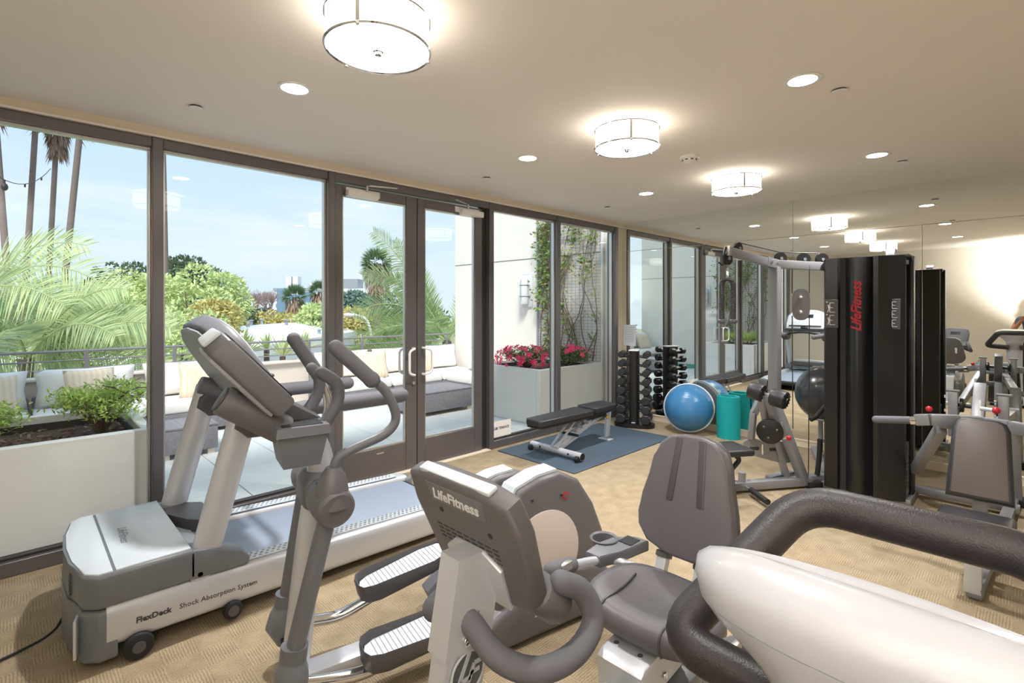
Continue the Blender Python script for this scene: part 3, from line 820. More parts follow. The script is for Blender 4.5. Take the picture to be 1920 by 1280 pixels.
# console on its tube, tray, fixed handles
mt = Matrix.Translation((-0.225, 0.0, 1.365)) @ Matrix.Rotation(R(-42), 4, 'Y')
pol = [(-0.20, -0.185), (0.20, -0.185), (0.225, -0.02), (0.20, 0.15), (0.12, 0.19), (-0.12, 0.19), (-0.20, 0.15), (-0.225, -0.02)]
ec = MB().prism(pol, -0.045, 0.045, 'x', 0.018, 3).xf(mt).build('console', 'taupe_plastic', E_)
MB().prism([(a * 0.88, b_ * 0.88) for a, b_ in pol], 0.042, 0.05, 'x').xf(mt).build('console_face', 'screen', ec)
MB().prism([(a * 0.9, b_ * 0.9) for a, b_ in pol], -0.062, -0.04, 'x', 0.016, 2).xf(mt).build('console_back', 'light_plastic', ec)
MB().box((0, 0, 0.188), (0.075, 0.30, 0.025), bev=0.01, seg=2).xf(mt).build('console_top', 'pale_plastic', ec)
for i in range(7):
    for j in range(4):
        MB().box((-0.0625, -0.10 + i * 0.02, -0.03 - j * 0.014), (0.002, 0.012, 0.004)).xf(mt).build('speaker_slot', 'bronze_dark', ec, False)
MB().cyl((-0.315, -0.10, 1.275), (-0.09, -0.10, 1.125), 0.058, 24, 0.012).build('console_mount', 'taupe_plastic', E_)
MB().cyl((-0.321, -0.10, 1.279), (-0.312, -0.10, 1.273), 0.048, 24, 0.004).build('mount_cap', 'dark_plastic', E_)
for k in range(4):
    MB().box((-0.25 + k * 0.045, -0.10, 1.305 - k * 0.03), (0.02, 0.12, 0.018), (0, R(33), 0), bev=0.003).build('hinge_clip', 'black_plastic', E_)
tr = MB()
def frus(z0, z1, a, b_):
    q = lambda r, z: [V(r[0], r[2], z), V(r[1], r[2], z), V(r[1], r[3], z), V(r[0], r[3], z)]
    tr.rings([q(a, z0), q(b_, z1)])
frus(1.0, 1.125, (-0.115, 0.02, -0.20, -0.02), (-0.135, 0.045, -0.22, 0.0))
frus(1.125, 1.16, (-0.145, 0.055, -0.23, 0.01), (-0.14, 0.05, -0.225, 0.005))
ty = tr.build('cup_tray', 'grey_plastic', E_)
MB().box((-0.045, -0.11, 1.1605), (0.15, 0.18, 0.003)).build('tray_well', 'black_plastic', ty)
MB().prism([(-0.16, 1.10), (-0.05, 1.12), (0.05, 1.16), (-0.13, 1.27)], -0.09, 0.10, 'y', 0.01).build('console_neck', 'dark_plastic', E_)
MB().tube(fillet([(-0.06, 0.04, 1.12), (0.03, 0.10, 1.15), (0.085, 0.12, 1.23), (0.09, 0.12, 1.30), (0.055, 0.12, 1.345)], 0.07), 0.0255, 14, roundend=True).build('fixed_handle', 'foam_grip', E_)
MB().tube(fillet([(-0.02, -0.12, 1.10), (0.05, -0.14, 1.14), (0.105, -0.15, 1.24), (0.10, -0.15, 1.31), (0.035, -0.15, 1.355)], 0.08), 0.0255, 14, roundend=True).build('fixed_handle', 'foam_grip', E_)

# ------------------------------------------------------------------ recumbent bike (rider faces -x)
B = thing('recumbent_bike', 'silver recumbent exercise bike with wide grey seat and tall backrest', 'exercise bike', (-5.0, -3.37, 0))
ps = MB().rings([[V(x + dx, y, z) for dx, y in ((-0.058, -0.028), (0.058, -0.028), (0.058, 0.028), (-0.058, 0.028))] for x, z in ((-0.905, 0.22), (-0.80, 0.86))]).build('console_post', 'silver_paint', B)
MB().rings([[V(x + dx, y, z) for dx, y in ((-0.066, -0.033), (0.066, -0.033), (0.066, 0.033), (-0.066, 0.033))] for x, z in ((-0.803, 0.85), (-0.765, 1.06))]).build('post_sleeve', 'silver_paint', ps)
for x, z in ((-0.80, 0.875), (-0.775, 0.925)):
    MB().cyl((x - 0.01, -0.033, z), (x - 0.01, -0.040, z), 0.011, 14, 0.003).build('bolt', 'chrome', ps)
# round emblem with the two joined letters, on the post's side
ex, ez = -0.806, 0.803
eb = MB().cyl((ex, -0.0285, ez), (ex, -0.0325, ez), 0.047, 40, 0.002).build('emblem', 'emblem_dark', ps)
MB().tube([(ex + 0.046 * math.cos(a), -0.0325, ez + 0.046 * math.sin(a)) for a in [2 * math.pi * k / 40 for k in range(40)]], 0.003, 6, closed=True).build('emblem_ring', 'silver_paint', eb)
for a, b_ in (((0.004, 0.044), (-0.026, -0.012)), ((-0.026, -0.012), (0.006, -0.012)), ((-0.012, -0.044), (0.018, 0.014)), ((0.018, 0.014), (0.044, 0.014)), ((0.004, -0.003), (0.032, -0.003))):
    MB().bar((ex + a[0], -0.0335, ez + a[1]), (ex + b_[0], -0.0335, ez + b_[1]), 0.009, 0.004, up=(0, 1, 0)).build('emblem_stroke', 'silver_paint', eb)
# console, its back to the camera
mt = Matrix.Translation((-0.735, 0.015, 1.09)) @ Matrix.Rotation(R(-22), 4, 'Y') @ Matrix.Diagonal((0.60, 0.86, 0.90, 1))
pol = [(-0.195, -0.15), (-0.15, -0.19), (0.15, -0.19), (0.195, -0.15), (0.225, 0.06), (0.21, 0.15), (0.10, 0.175), (-0.10, 0.175), (-0.21, 0.15), (-0.225, 0.06)]
bc = MB().prism(pol, -0.055, 0.035, 'x', 0.02, 3).xf(mt).build('console', 'taupe_plastic', B)
MB().prism([(a * 0.9, b_ * 0.9) for a, b_ in pol], 0.03, 0.045, 'x', 0.004).xf(mt).build('console_face', 'grey_plastic', bc)
MB().box((0.047, 0, 0.06), (0.004, 0.16, 0.06)).xf(mt).build('display', 'screen', bc)
MB().box((-0.02, 0, 0.170), (0.05, 0.30, 0.014), bev=0.006).xf(mt).build('console_top', 'pale_plastic', bc)
MB().prism([(-0.115, 0.085), (0.115, 0.085), (0.125, 0.145), (-0.125, 0.145)], -0.058, -0.052, 'x', 0.002).xf(mt).build('logo_plate', 'hood_plastic', bc)
text('lettering', 'LifeFitness', 0.047, mt @ text_mtx((-0.0588, 0.105, 0.098), (0, -1, 0), (0, 0, 1)), 'white_print', bc, shear=0.3, bold=0.0012)
for i in range(9):
    for j in range(4):
        MB().box((-0.0555, 0.13 - i * 0.03, 0.0 - j * 0.014), (0.002, 0.02, 0.004)).xf(mt).build('speaker_slot', 'bronze_dark', bc, False)
for y, z in ((0.09, 0.06), (-0.11, 0.045)):
    MB().cyl((-0.0545, y, z), (-0.058, y, z), 0.008, 10).xf(mt).build('screw', 'bronze_dark', bc)
MB().prism([(-0.10, -0.19), (0.10, -0.19), (0.115, -0.06), (0.06, -0.02), (-0.06, -0.02), (-0.115, -0.06)], -0.072, -0.05, 'x', 0.006).xf(mt).build('mount_plate', 'silver_paint', bc)
MB().cyl((-0.68, -0.12, 0.975), (-0.60, -0.12, 0.905), 0.045, 20, 0.012).build('console_knuckle', 'taupe_plastic', B)
for s in (-1, 1):
    hb = [(-0.80, s * 0.03, 0.915), (-0.79, s * 0.12, 0.87), (-0.73, s * 0.18, 0.845), (-0.63, s * 0.20, 0.845), (-0.56, s * 0.195, 0.885), (-0.575, s * 0.175, 0.95), (-0.635, s * 0.16, 0.99)]
    MB().tube(spline(hb, 6), 0.0265, 16, roundend=True).build('handlebar', 'foam_grip', B)
# frame: front body, inclined rail with ruler, seat carriage
bd = MB().prism([(-1.05, 0.05), (-1.0, 0.30), (-0.86, 0.42), (-0.62, 0.44), (-0.42, 0.34), (-0.36, 0.12), (-0.40, 0.05)], -0.10, 0.10, 'y', 0.03, 3).build('crank_shroud', 'taupe_plastic', B)
for s in (-1, 1):
    cr = MB().bar((-0.68, s * 0.125, 0.26), (-0.68 + s * 0.12, s * 0.125, 0.26 + s * 0.11), 0.03, 0.02, 0.005, up=(0, 1, 0)).build('crank_arm', 'steel_plate', B)
    MB().box((-0.68 + s * 0.12, s * 0.185, 0.26 + s * 0.11), (0.10, 0.10, 0.03), bev=0.008).build('pedal', 'black_plastic', cr)
for x, w_ in ((-1.0, 0.52), (0.42, 0.52)):
    MB().box((x, 0, 0.03), (0.09, w_, 0.06), bev=0.02, seg=3).build('stabiliser', 'silver_paint', B)
rl = MB().bar((-0.45, 0, 0.325), (0.40, 0, 0.455), 0.115, 0.07, 0.012).build('seat_rail', 'silver_paint', B)
MB().bar((-0.45, 0.0, 0.3615), (0.40, 0.0, 0.4915), 0.045, 0.003).build('ruler_strip', 'dark_plastic', rl)
for k in range(22):
    x = -0.42 + k * 0.018
    MB().box((x, -0.008 + 0.016 * (k % 2), 0.3640 + (x + 0.45) * 0.153), (0.0022, 0.016, 0.001), (0, R(-8.7), 0)).build('ruler_tick', 'white_print', rl, False)
MB().prism([(0.36, 0.02), (0.36, 0.45), (0.44, 0.46), (0.46, 0.02)], -0.05, 0.05, 'y', 0.01).build('rear_leg', 'silver_paint', B)
MB().prism([(-0.95, 0.05), (-0.95, 0.10), (-0.40, 0.33), (-0.38, 0.26), (-0.40, 0.05)], -0.045, 0.045, 'y', 0.01).build('lower_frame', 'silver_paint', B)
ca = MB().prism([(-0.16, 0.375), (-0.165, 0.48), (-0.14, 0.497), (0.14, 0.53), (0.17, 0.46), (0.16, 0.40)], -0.085, 0.085, 'y', 0.012, 2).build('seat_carriage', 'silver_paint', B)
for x, z in ((-0.11, 0.415), (-0.03, 0.43), (0.08, 0.445)):
    MB().cyl((x, -0.086, z), (x, -0.094, z), 0.012, 12, 0.003).build('bolt', 'chrome', ca)
for x, y in ((-0.105, -0.045), (-0.105, 0.045)):
    MB().cyl((x, y, 0.498), (x - 0.002, y, 0.510), 0.009, 10).build('bolt', 'chrome', ca)
# seat pan: saddle shaped cushion
PAN = ((0.72, 0.525), (0.92, 0.53), (1.0, 0.555), (1.0, 0.58), (0.95, 0.60), (0.80, 0.612), (0.5, 0.604), (0.2, 0.598))
def pan(n=36):
    rings = []
    for sc, z in PAN:
        rg = []
        for k in range(n):
            a = 2 * math.pi * k / n
            x = 0.170 * math.copysign(abs(math.cos(a)) ** 0.75, math.cos(a)) * sc
            y = 0.235 * math.copysign(abs(math.sin(a)) ** 0.75, math.sin(a)) * sc
            zz = z + (0.30 * y * y if z > 0.57 else 0) + (0.05 * max(0, x / 0.2) ** 2 if z > 0.57 else 0)
            rg.append(V(x + 0.05, y, zz))
        rings.append(rg)
    return rings
st = MB().rings(pan()).build('seat', 'seat_grey', B, angle=60)
for s in (-1, 1):
    path = []
    for sc, z in PAN[1:6]:
        q = 0.112 / (0.235 * sc)
        c_ = math.sqrt(max(0, 1 - (q ** (1 / 0.75)) ** 2)) ** 0.75
        path.append(V(0.05 - 0.170 * c_ * sc, s * 0.112, z + (0.0038 if z > 0.57 else 0)))
    path += [V(0.0, s * 0.112, 0.6125), V(0.07, s * 0.116, 0.6125), V(0.13, s * 0.12, 0.622)]
    MB().tube(spline(path, 3), 0.0045, 8).build('seat_seam', 'groove_shade', st)
# backrest: a curved shield, two grooves drawn as strips in a shaded seat grey
back = [(-0.14, 0.0), (-0.183, 0.055), (-0.192, 0.11), (-0.178, 0.19), (-0.158, 0.28), (-0.148, 0.36), (-0.128, 0.425), (-0.09, 0.462), (-0.04, 0.475), (0.04, 0.475), (0.09, 0.462), (0.128, 0.425), (0.148, 0.36), (0.158, 0.28), (0.178, 0.19), (0.192, 0.11), (0.183, 0.055), (0.14, 0.0), (0.05, -0.03), (-0.05, -0.03)]
mt = Matrix.Translation((0.258, 0.0, 0.705)) @ Matrix.Rotation(R(14), 4, 'Y') @ Matrix.Diagonal((1, 1, 0.895, 1))
mb = MB().prism(back, -0.025, 0.03, 'x', 0.014, 3)
bk = mb.xf(mt).build('backrest', 'seat_grey', B)
for s in (-1, 1):
    MB().bar((-0.0255, s * 0.06, 0.19), (-0.0255, s * 0.045, 0.46), 0.024, 0.006, 0.002, up=(1, 0, 0)).xf(mt).build('groove', 'groove_shade', bk)
    MB().bar((-0.027, s * 0.074, 0.19), (-0.027, s * 0.059, 0.46), 0.005, 0.006, 0.002, up=(1, 0, 0)).xf(mt).build('groove_edge', 'seat_grey', bk)
MB().prism([(a * 1.015, b_ * 1.01) for a, b_ in back], 0.022, 0.042, 'x', 0.008, 2).xf(mt).build('back_shell', 'dark_plastic', bk)
for s in (-1, 1):
    MB().bar((0.17, s * 0.075, 0.46), (0.285, s * 0.075, 0.72), 0.035, 0.04, 0.004, up=(0, 1, 0)).build('backrest_post', 'silver_paint', B)
    MB().bar((0.285, s * 0.075, 0.72), (0.35, s * 0.075, 0.95), 0.03, 0.03, 0.004, up=(0, 1, 0)).build('backrest_post', 'silver_paint', B)
    MB().box((0.262, s * 0.075, 0.665), (0.05, 0.048, 0.022), (0, R(24), 0), bev=0.004).build('post_clamp', 'dark_plastic', B)
# seat side handles
sh = MB().tube(fillet([(-0.12, -0.315, 0.66), (-0.02, -0.33, 0.64), (0.10, -0.32, 0.615), (0.21, -0.24, 0.60), (0.21, 0.0, 0.595), (0.21, 0.24, 0.60), (0.10, 0.285, 0.625), (-0.02, 0.285, 0.65), (-0.14, 0.27, 0.685)], 0.09, 5), 0.0155, 12).build('side_handle', 'silver_paint', B)
for s in (-1, 1):
    a = (-0.16, -0.31, 0.67) if s < 0 else (-0.18, 0.268, 0.69)
    b_ = (-0.04, -0.327, 0.645) if s < 0 else (-0.05, 0.283, 0.66)
    gp = MB().tube([a, b_], 0.028, 18, roundend=True).build('hand_grip', 'foam_grip', sh)
    MB().box(((a[0] + b_[0]) / 2, (a[1] + b_[1]) / 2 - 0.02, (a[2] + b_[2]) / 2 + 0.012), (0.06, 0.02, 0.03), bev=0.004).build('pulse_pad', 'steel_satin', gp)
# cup holder and tray beside the seat
cu = MB().lathe([(0.001, 0.0), (0.042, 0.0), (0.053, 0.085), (0.060, 0.09), (0.056, 0.094), (0.048, 0.088), (0.040, 0.012), (0.001, 0.012)], Matrix.Translation((0.24, 0.34, 0.56)), 28).build('cup_holder', 'grey_plastic', B)
MB().prism([(0.10, 0.26), (0.10, 0.33), (0.20, 0.335), (0.29, 0.325), (0.36, 0.26), (0.36, 0.20), (0.20, 0.23)], 0.60, 0.645, 'z', 0.006).build('tray_rim', 'grey_plastic', cu)
MB().box((0.30, 0.255, 0.6465), (0.07, 0.06, 0.003)).build('tray_well', 'black_plastic', cu)
MB().lathe([(0.13, 0.0), (0.15, 0.05), (0.16, 0.24), (0.165, 0.28), (0.10, 0.30), (0.02, 0.30)], Matrix.Translation((0.16, 0.0, 0.06)) @ Matrix.Diagonal((1, 0.62, 1, 1)), 32).build('rear_shroud', 'hood_plastic', B)

# ------------------------------------------------------------------ vibration platform in front
P = thing('vibration_platform', 'white vibration plate machine with rounded head and black padded handlebar', 'vibration machine', (-5.66, -4.12, 0))
# head: flattened rounded pod, narrower to its ends, flowing into the column
def pod(z, hx, hy, n=40, p=2.4, ox=0.0):
    return [V(ox + hx * math.copysign(abs(math.cos(a)) ** (2 / p), math.cos(a)), hy * math.copysign(abs(math.sin(a)) ** (2 / p), math.sin(a)), z) for a in [2 * math.pi * k / n for k in range(n)]]
# the head's top is a ridge on the near side, its control panel slopes down to the rider
def podt(z, hx, hy, ox, k):
    return [V(p.x, p.y, p.z - k * max(0.0, p.x + 0.06)) for p in pod(z, hx, hy, ox=ox)]
hd = MB().rings([podt(*q) for q in ((1.152, 0.130, 0.235, 0, 0), (1.180, 0.136, 0.243, 0.0, 0.06), (1.206, 0.134, 0.241, 0.004, 0.20), (1.228, 0.118, 0.226, 0.010, 0.40), (1.241, 0.098, 0.205, 0.02, 0.52), (1.244, 0.085, 0.19, 0.026, 0.56))]).build('head_cover', 'white_shell', P, angle=70)
lo = MB().rings([pod(z, hx, hy, p=q) for z, hx, hy, q in ((0.20, 0.105, 0.105, 2.2), (0.80, 0.098, 0.100, 2.2), (0.97, 0.098, 0.102, 2.2), (1.02, 0.099, 0.108, 2.2), (1.05, 0.102, 0.122, 2.2), (1.08, 0.108, 0.148, 2.3), (1.107, 0.117, 0.184, 2.3), (1.13, 0.125, 0.215, 2.4), (1.150, 0.130, 0.235, 2.4))]).build('column', 'white_shell', P, angle=70)
MB().rings([pod(z, 0.1285, 0.2335) for z in (1.1495, 1.1535)]).build('head_seam', 'building_grey', hd)
MB().ball((-0.110, 0.06, 1.09), (0.008, 0.022, 0.011), 14, 8).build('screw_plug', 'lamp_white', lo)
sl_ = Matrix.Translation((0.03, 0, 1.196)) @ Matrix.Rotation(R(29.2), 4, 'Y')
MB().prism([(-0.05, -0.13), (0.06, -0.13), (0.068, 0.0), (0.06, 0.13), (-0.05, 0.13)], -0.012, -0.003, 'z', 0.002).xf(sl_).build('control_panel', 'black_plastic', hd)
for k in range(5):
    MB().cyl((0.02, -0.08 + 0.04 * k, -0.006), (0.02, -0.08 + 0.04 * k, 0.0), 0.011, 12).xf(sl_).build('button', 'white_metal', hd)
pts = [(0.09, -0.07, 0.935), (0.078, -0.335, 0.955), (0.37, -0.20, 1.195), (0.37, 0.185, 1.195), (0.078, 0.345, 0.955), (0.09, 0.07, 0.935)]
MB().tube(fillet(pts, 0.075, 7), 0.040, 22).build('handlebar', 'foam_black', P)
MB().box((0.30, 0, 0.11), (0.80, 0.62, 0.14), bev=0.05, seg=4).build('base', 'white_shell', P)
MB().box((0.38, 0, 0.19), (0.52, 0.54, 0.03), bev=0.012).build('foot_plate', 'black_rubber', P)
for sx in (-0.02, 0.62):
    for sy in (-0.25, 0.25):
        MB().cyl((sx, sy, 0.0), (sx, sy, 0.05), 0.03, 14).build('foot', 'black_rubber', P)

# ------------------------------------------------------------------ multi-station gym tower
GL = V(-1.2, -3.3, 0)
G = thing('multi_gym', 'black shrouded cable gym tower with grey steel arms before the mirror', 'gym machine', GL)
def g(x, y, z): return V(x, y, z) - GL
def gbar(name, a, b_, w, h, m_='frame_grey', bev=0.006, up=(0, 0, 1), p=None):
    return MB().bar(g(*a), g(*b_), w, h, bev, up).build(name, m_, p or G)
def arc(c, r, a0, a1, n):
    return [(c[0] + r * math.cos(R(a0 + (a1 - a0) * k / n)), c[1] + r * math.sin(R(a0 + (a1 - a0) * k / n))) for k in range(n + 1)]
# front shroud in plan (towards -x), with flutes and a bulging middle
def shroud(sx, x0):
    pl = [(-0.03, 0.285), (-0.10, 0.285), (-0.115, 0.27), (-0.12, 0.18), (-0.085, 0.165), (-0.08, 0.125)]
    pl += [(-0.08 - 0.105 * math.sin(math.pi * k / 10), 0.125 - 0.185 * k / 10) for k in range(1, 10)]
    pl += [(-0.085, -0.065), (-0.155, -0.085), (-0.165, -0.12), (-0.13, -0.165), (-0.075, -0.275), (-0.06, -0.285), (-0.03, -0.285)]
    return [(x0 + sx * x, y) for x, y in pl]
S0 = MB().prism(shroud(1, -0.11), 0.04, 2.045, 'z', 0.004).build('front_shroud', 'shroud_black', G)
S1 = MB().prism(shroud(-1, 0.20), 0.04, 2.045, 'z', 0.004).build('rear_shroud', 'shroud_black', G)
for y in (0.30, -0.30):
    MB().bar((0.045, y, 0.03), (0.045, y, 2.05), 0.10, 0.03, 0.004, up=(0, 1, 0)).build('tower_post', 'black_plastic', G)
MB().box((0.045, 0, 2.045), (0.30, 0.60, 0.03), bev=0.006).build('tower_top', 'black_plastic', G)
MB().box((0.045, 0, 0.03), (0.42, 0.64, 0.06), bev=0.008).build('tower_base', 'frame_grey', G)
MB().prism(arc((-0.02, 2.05), 0.07, 0, 180, 10), -0.20, -0.14, 'y').build('tower_guide', 'taupe_plastic', G)
for k in range(15):
    pl = MB().box((0.0, 0.262, 0.12 + k * 0.032), (0.12, 0.05, 0.028), bev=0.002, seg=1).build('weight_plate', 'steel_plate', G)
    MB().box((-0.03, 0.2885, 0.12 + k * 0.032), (0.05, 0.002, 0.014)).build('plate_number', 'white_print', pl)
for k in range(12):
    MB().box((0.0, -0.262, 0.12 + k * 0.032), (0.12, 0.05, 0.028), bev=0.002, seg=1).build('weight_plate', 'steel_plate', G)
MB().ball((-0.03, 0.30, 0.66), 0.016, 12, 8).build('selector_pin', 'red_plastic', G)
text('lettering', 'LifeFitness', 0.098, text_mtx((-0.2965, -0.005, 1.42), (0, 0, 1), (0, 1, 0)), 'red_print', S0, shear=0.35, bold=0.003, depth=0.004)
text('lettering', 'LifeFitness', 0.098, text_mtx((0.388, 0.065, 1.42), (0, 0, 1), (0, -1, 0)), 'red_print', S1, shear=0.35, bold=0.003, depth=0.004)
def placard(y, x, rot, rows):
    mt = Matrix.Translation((x, y, 1.565)) @ Matrix.Rotation(rot, 4, 'Z')
    p = MB().box((0, 0, 0), (0.003, 0.105, 0.245), bev=0.001, seg=1).xf(mt).build('exercise_placard', 'dark_plastic', S0)
    for r_ in range(rows):
        zc = 0.11 - (r_ + 0.5) * 0.22 / rows
        h = 0.22 / rows
        for a, b_, w in (((0.01, 0.36), (0.01, -0.40), 0.004), ((-0.022, 0.36), (0.01, 0.36), 0.004), ((0.01, -0.38), (-0.03, -0.38), 0.004), ((0.022, 0.2), (0.016, -0.1), 0.008), ((0.016, -0.1), (0.026, -0.38), 0.006), ((0.022, 0.05), (-0.012, -0.05), 0.004)):
            MB().bar((-0.0022, a[0], zc + a[1] * h), (-0.0022, b_[0], zc + b_[1] * h), w, 0.0012, up=(1, 0, 0)).xf(mt).build('pictogram_line', 'white_print', p, False)
        MB().box((-0.0022, 0.032, zc + 0.42 * h), (0.0012, 0.014, 0.006)).xf(mt).build('pictogram_line', 'white_print', p, False)
placard(0.225, -0.2335, R(2), 2)
placard(-0.215, -0.2240, R(-25), 3)
# cable boom: tower -> post -> pulley end
BT, BP, BE = (-1.33, -3.02, 1.985), (-1.70, -2.70, 2.005), (-2.42, -2.58, 2.075)
gbar('boom', BT, BP, 0.05, 0.075)
gbar('boom', BP, BE, 0.05, 0.07)
dv = (V(BE) - V(BP)).normalized()
pt = MB().bar(g(*(V(BP) - dv * 0.03)) + V(0, 0, 0.0), g(*(V(BP) + dv * 0.16)), 0.058, 0.085, 0.006).build('joint_plate', 'frame_grey', G)
for k in (0.02, 0.11):
    q = g(*(V(BP) + dv * k))
    sdv = V(dv.y, -dv.x, 0)
    MB().cyl(q + sdv * 0.029 * -1, q - sdv * 0.038, 0.014, 14, 0.003).build('bolt', 'chrome', pt)
    MB().cyl(q + sdv * 0.029, q + sdv * 0.038, 0.014, 14, 0.003).build('bolt', 'chrome', pt)
def pulley(c, ax, r, name='pulley'):
    c = g(*c); ax = Vector(ax).normalized()
    p = MB().lathe([(0.001, -0.012), (r, -0.012), (r - 0.008, -0.004), (r - 0.008, 0.004), (r, 0.012), (0.001, 0.012)], Matrix.Translation(c) @ ax.to_track_quat('Z', 'Y').to_matrix().to_4x4(), 26).build(name, 'black_plastic', G)
    MB().cyl(c - ax * 0.022, c + ax * 0.022, 0.014, 12).build('axle', 'frame_grey', p)
    x_, y_, _ = frame_z(ax)
    return p
d1 = (V(BP) - V(BT)).normalized(); s1 = V(d1.y, -d1.x, 0); s2 = V(dv.y, -dv.x, 0)
pulley(V(BT) + d1 * 0.05 + V(0, 0, 0.06), s1, 0.058)
pulley(V(BT) + d1 * 0.22 + V(0, 0, 0.055), s1, 0.058)
pulley(V(BP) + dv * 0.10 * -1 + V(0, 0, 0.065), s1, 0.055)
pulley(V(BP) + dv * 0.58 + V(0, 0, 0.045), s2, 0.05)
pulley(V(BE) + V(0, 0, -0.06), s2, 0.052)
gbar('end_cap', V(BE) - dv * 0.01, V(BE) + dv * 0.02, 0.058, 0.085, 'steel_satin')
MB().tube(fillet([g(*(V(BE) + dv * 0.02 + V(0, 0, 0.03))), g(*(V(BE) + dv * 0.06 + V(0, 0, -0.06))), g(*(V(BE) + dv * 0.05 + V(0, 0, -0.13))), g(*(V(BE) + dv * 0.12 + V(0, 0, -0.11)))], 0.03), 0.006, 8).build('rope_hook', 'black_plastic', G)
cbl = MB()
cbl.tube([g(*(V(BE) + V(0, 0, -0.01))), g(*(V(BP) + dv * 0.58 + V(0, 0, 0.095))), g(*(V(BP) - dv * 0.1 + V(0, 0, 0.12))), g(*(V(BT) + d1 * 0.22 + V(0, 0, 0.113))), g(*(V(BT) + d1 * 0.05 + V(0, 0, 0.118)))], 0.0045, 6)
cbl.build('top_cable', 'bronze_dark', G)
# double pulley plate hung between boom and tower
PC = V(-1.50, -2.855, 1.645)
pp = MB().rings([[g(*PC) + V(0.96, 0.27, 0) * dy + V(0.27, -0.96, 0) * (0.072 * math.copysign(abs(math.cos(a)) ** 0.8, math.cos(a))) + V(0, 0, 0.14 * math.copysign(abs(math.sin(a)) ** 0.6, math.sin(a))) for a in [2 * math.pi * k / 28 for k in range(28)]] for dy in (-0.025, 0.025)]).build('pulley_plate', 'taupe_plastic', G)
for dz in (-0.065, 0.068):
    MB().cyl(g(*PC) + V(-0.96, -0.27, 0) * 0.036 + V(0, 0, dz), g(*PC) + V(0.96, 0.27, 0) * 0.036 + V(0, 0, dz), 0.017, 14, 0.004).build('bolt', 'chrome', pp)
for k in (-0.07, 0.065):
    MB().tube([g(*PC) + V(0.27, -0.96, 0) * k + V(0, 0, 0.10), g(*PC) + V(0.27, -0.96, 0) * k + V(0, 0, 0.35)], 0.004, 6).build('cable', 'bronze_dark', G)
    MB().tube([g(*PC) + V(0.27, -0.96, 0) * k + V(0, 0, -0.10), g(*PC) + V(0.27, -0.96, 0) * k * 0.9 + V(0, 0, -1.12 if k < 0 else -1.52)], 0.004, 6).build('cable', 'bronze_dark', G)
# post and slanted leg
gbar('post', (BP[0], BP[1], 0.72), (BP[0], BP[1], 1.98), 0.085, 0.075, up=dv)
gbar('slanted_leg', (-1.46, -2.87, 0.05), (-1.74, -2.68, 0.86), 0.075, 0.075, up=s2)
lg = gbar('base_bar', (-1.40, -2.90, 0.055), (-2.15, -2.40, 0.055), 0.085, 0.07)
MB().cyl(g(-1.97, -2.52, 0.09), g(-1.97, -2.52, 0.17), 0.032, 18).build('peg', 'frame_grey', lg)
for k in (-0.06, 0.07):
    MB().cyl(g(-1.97 + k * 0.83, -2.52 - k * 0.55, 0.088), g(-1.97 + k * 0.83, -2.52 - k * 0.55, 0.10), 0.016, 12).build('bolt', 'chrome', lg)
MB().tube([g(-1.98, -2.56, 0.06), g(-2.14, -2.75, 0.045)], 0.014, 10).build('foot_bar', 'chrome', G)
MB().tube([g(-2.03, -2.62, 0.055), g(-2.19, -2.81, 0.045)], 0.024, 14).build('foot_grip', 'black_rubber', G)
gbar('base_bar', (-1.40, -2.85, 0.055), (-1.10, -3.05, 0.055), 0.085, 0.07)
MB().box(g(-1.40, -2.92, 0.03), (0.14, 0.10, 0.05), (0, 0, R(-34)), bev=0.008).build('rubber_foot', 'black_rubber', G)
# seat of the leg station, half hidden by the bike's backrest
MB().box(g(-2.30, -2.55, 0.445), (0.26, 0.30, 0.055), (0, 0, R(-34)), bev=0.02, seg=3).build('leg_seat', 'upholstery_black', G)
MB().tube(fillet([g(-2.28, -2.56, 0.42), g(-2.22, -2.60, 0.35), g(-2.32, -2.54, 0.24), g(-2.12, -2.42, 0.06)], 0.03), 0.02, 10).build('seat_strut', 'black_plastic', G)
# leg arm: rollers, lever, cam disc
ax = V(-0.08, -0.65, -0.12).normalized()
r0 = V(-2.03, -2.665, 0.905)
for k in (0.0, 0.185):
    c = r0 + ax * k
    rp = MB().cyl(g(*(c - ax * 0.055)), g(*(c + ax * 0.062)), 0.074, 26, 0.012).build('roller_pad', 'upholstery_black', G)
    e = g(*(c + ax * 0.062))
    for q in range(14):
        a = 2 * math.pi * q / 14
        x_, y_, _ = frame_z(ax)
        MB().bar(e + x_ * math.cos(a) * 0.026 + y_ * math.sin(a) * 0.026, e + x_ * math.cos(a) * 0.068 + y_ * math.sin(a) * 0.068, 0.008, 0.006, up=ax).build('pleat', 'black_plastic', rp, False)
    MB().cyl(e, e + ax * 0.014, 0.022, 16, 0.003).build('roller_cap', 'black_plastic', rp)
MB().cyl(g(*(r0 - ax * 0.06)), g(*(r0 + ax * 0.25)), 0.016, 12).build('roller_axle', 'frame_grey', G)
gbar('lever', r0 + ax * 0.085, (-1.83, -2.79, 0.50), 0.05, 0.06, up=ax)
gbar('lever', r0 + ax * 0.04 + V(0, 0, -0.04), (-1.90, -2.70, 0.62), 0.05, 0.05, up=ax)
MB().ball(g(-1.80, -2.845, 0.50), 0.022, 14, 10).build('adjust_knob', 'red_plastic', G)
MB().cyl(g(-1.86, -2.76, 0.50), g(-1.80, -2.835, 0.50), 0.014, 12).build('knob_stem', 'chrome', G)
cd = MB().cyl(g(-1.985, -2.755, 0.57), g(-1.955, -2.745, 0.57), 0.105, 32, 0.005).build('cam_disc', 'black_plastic', G)
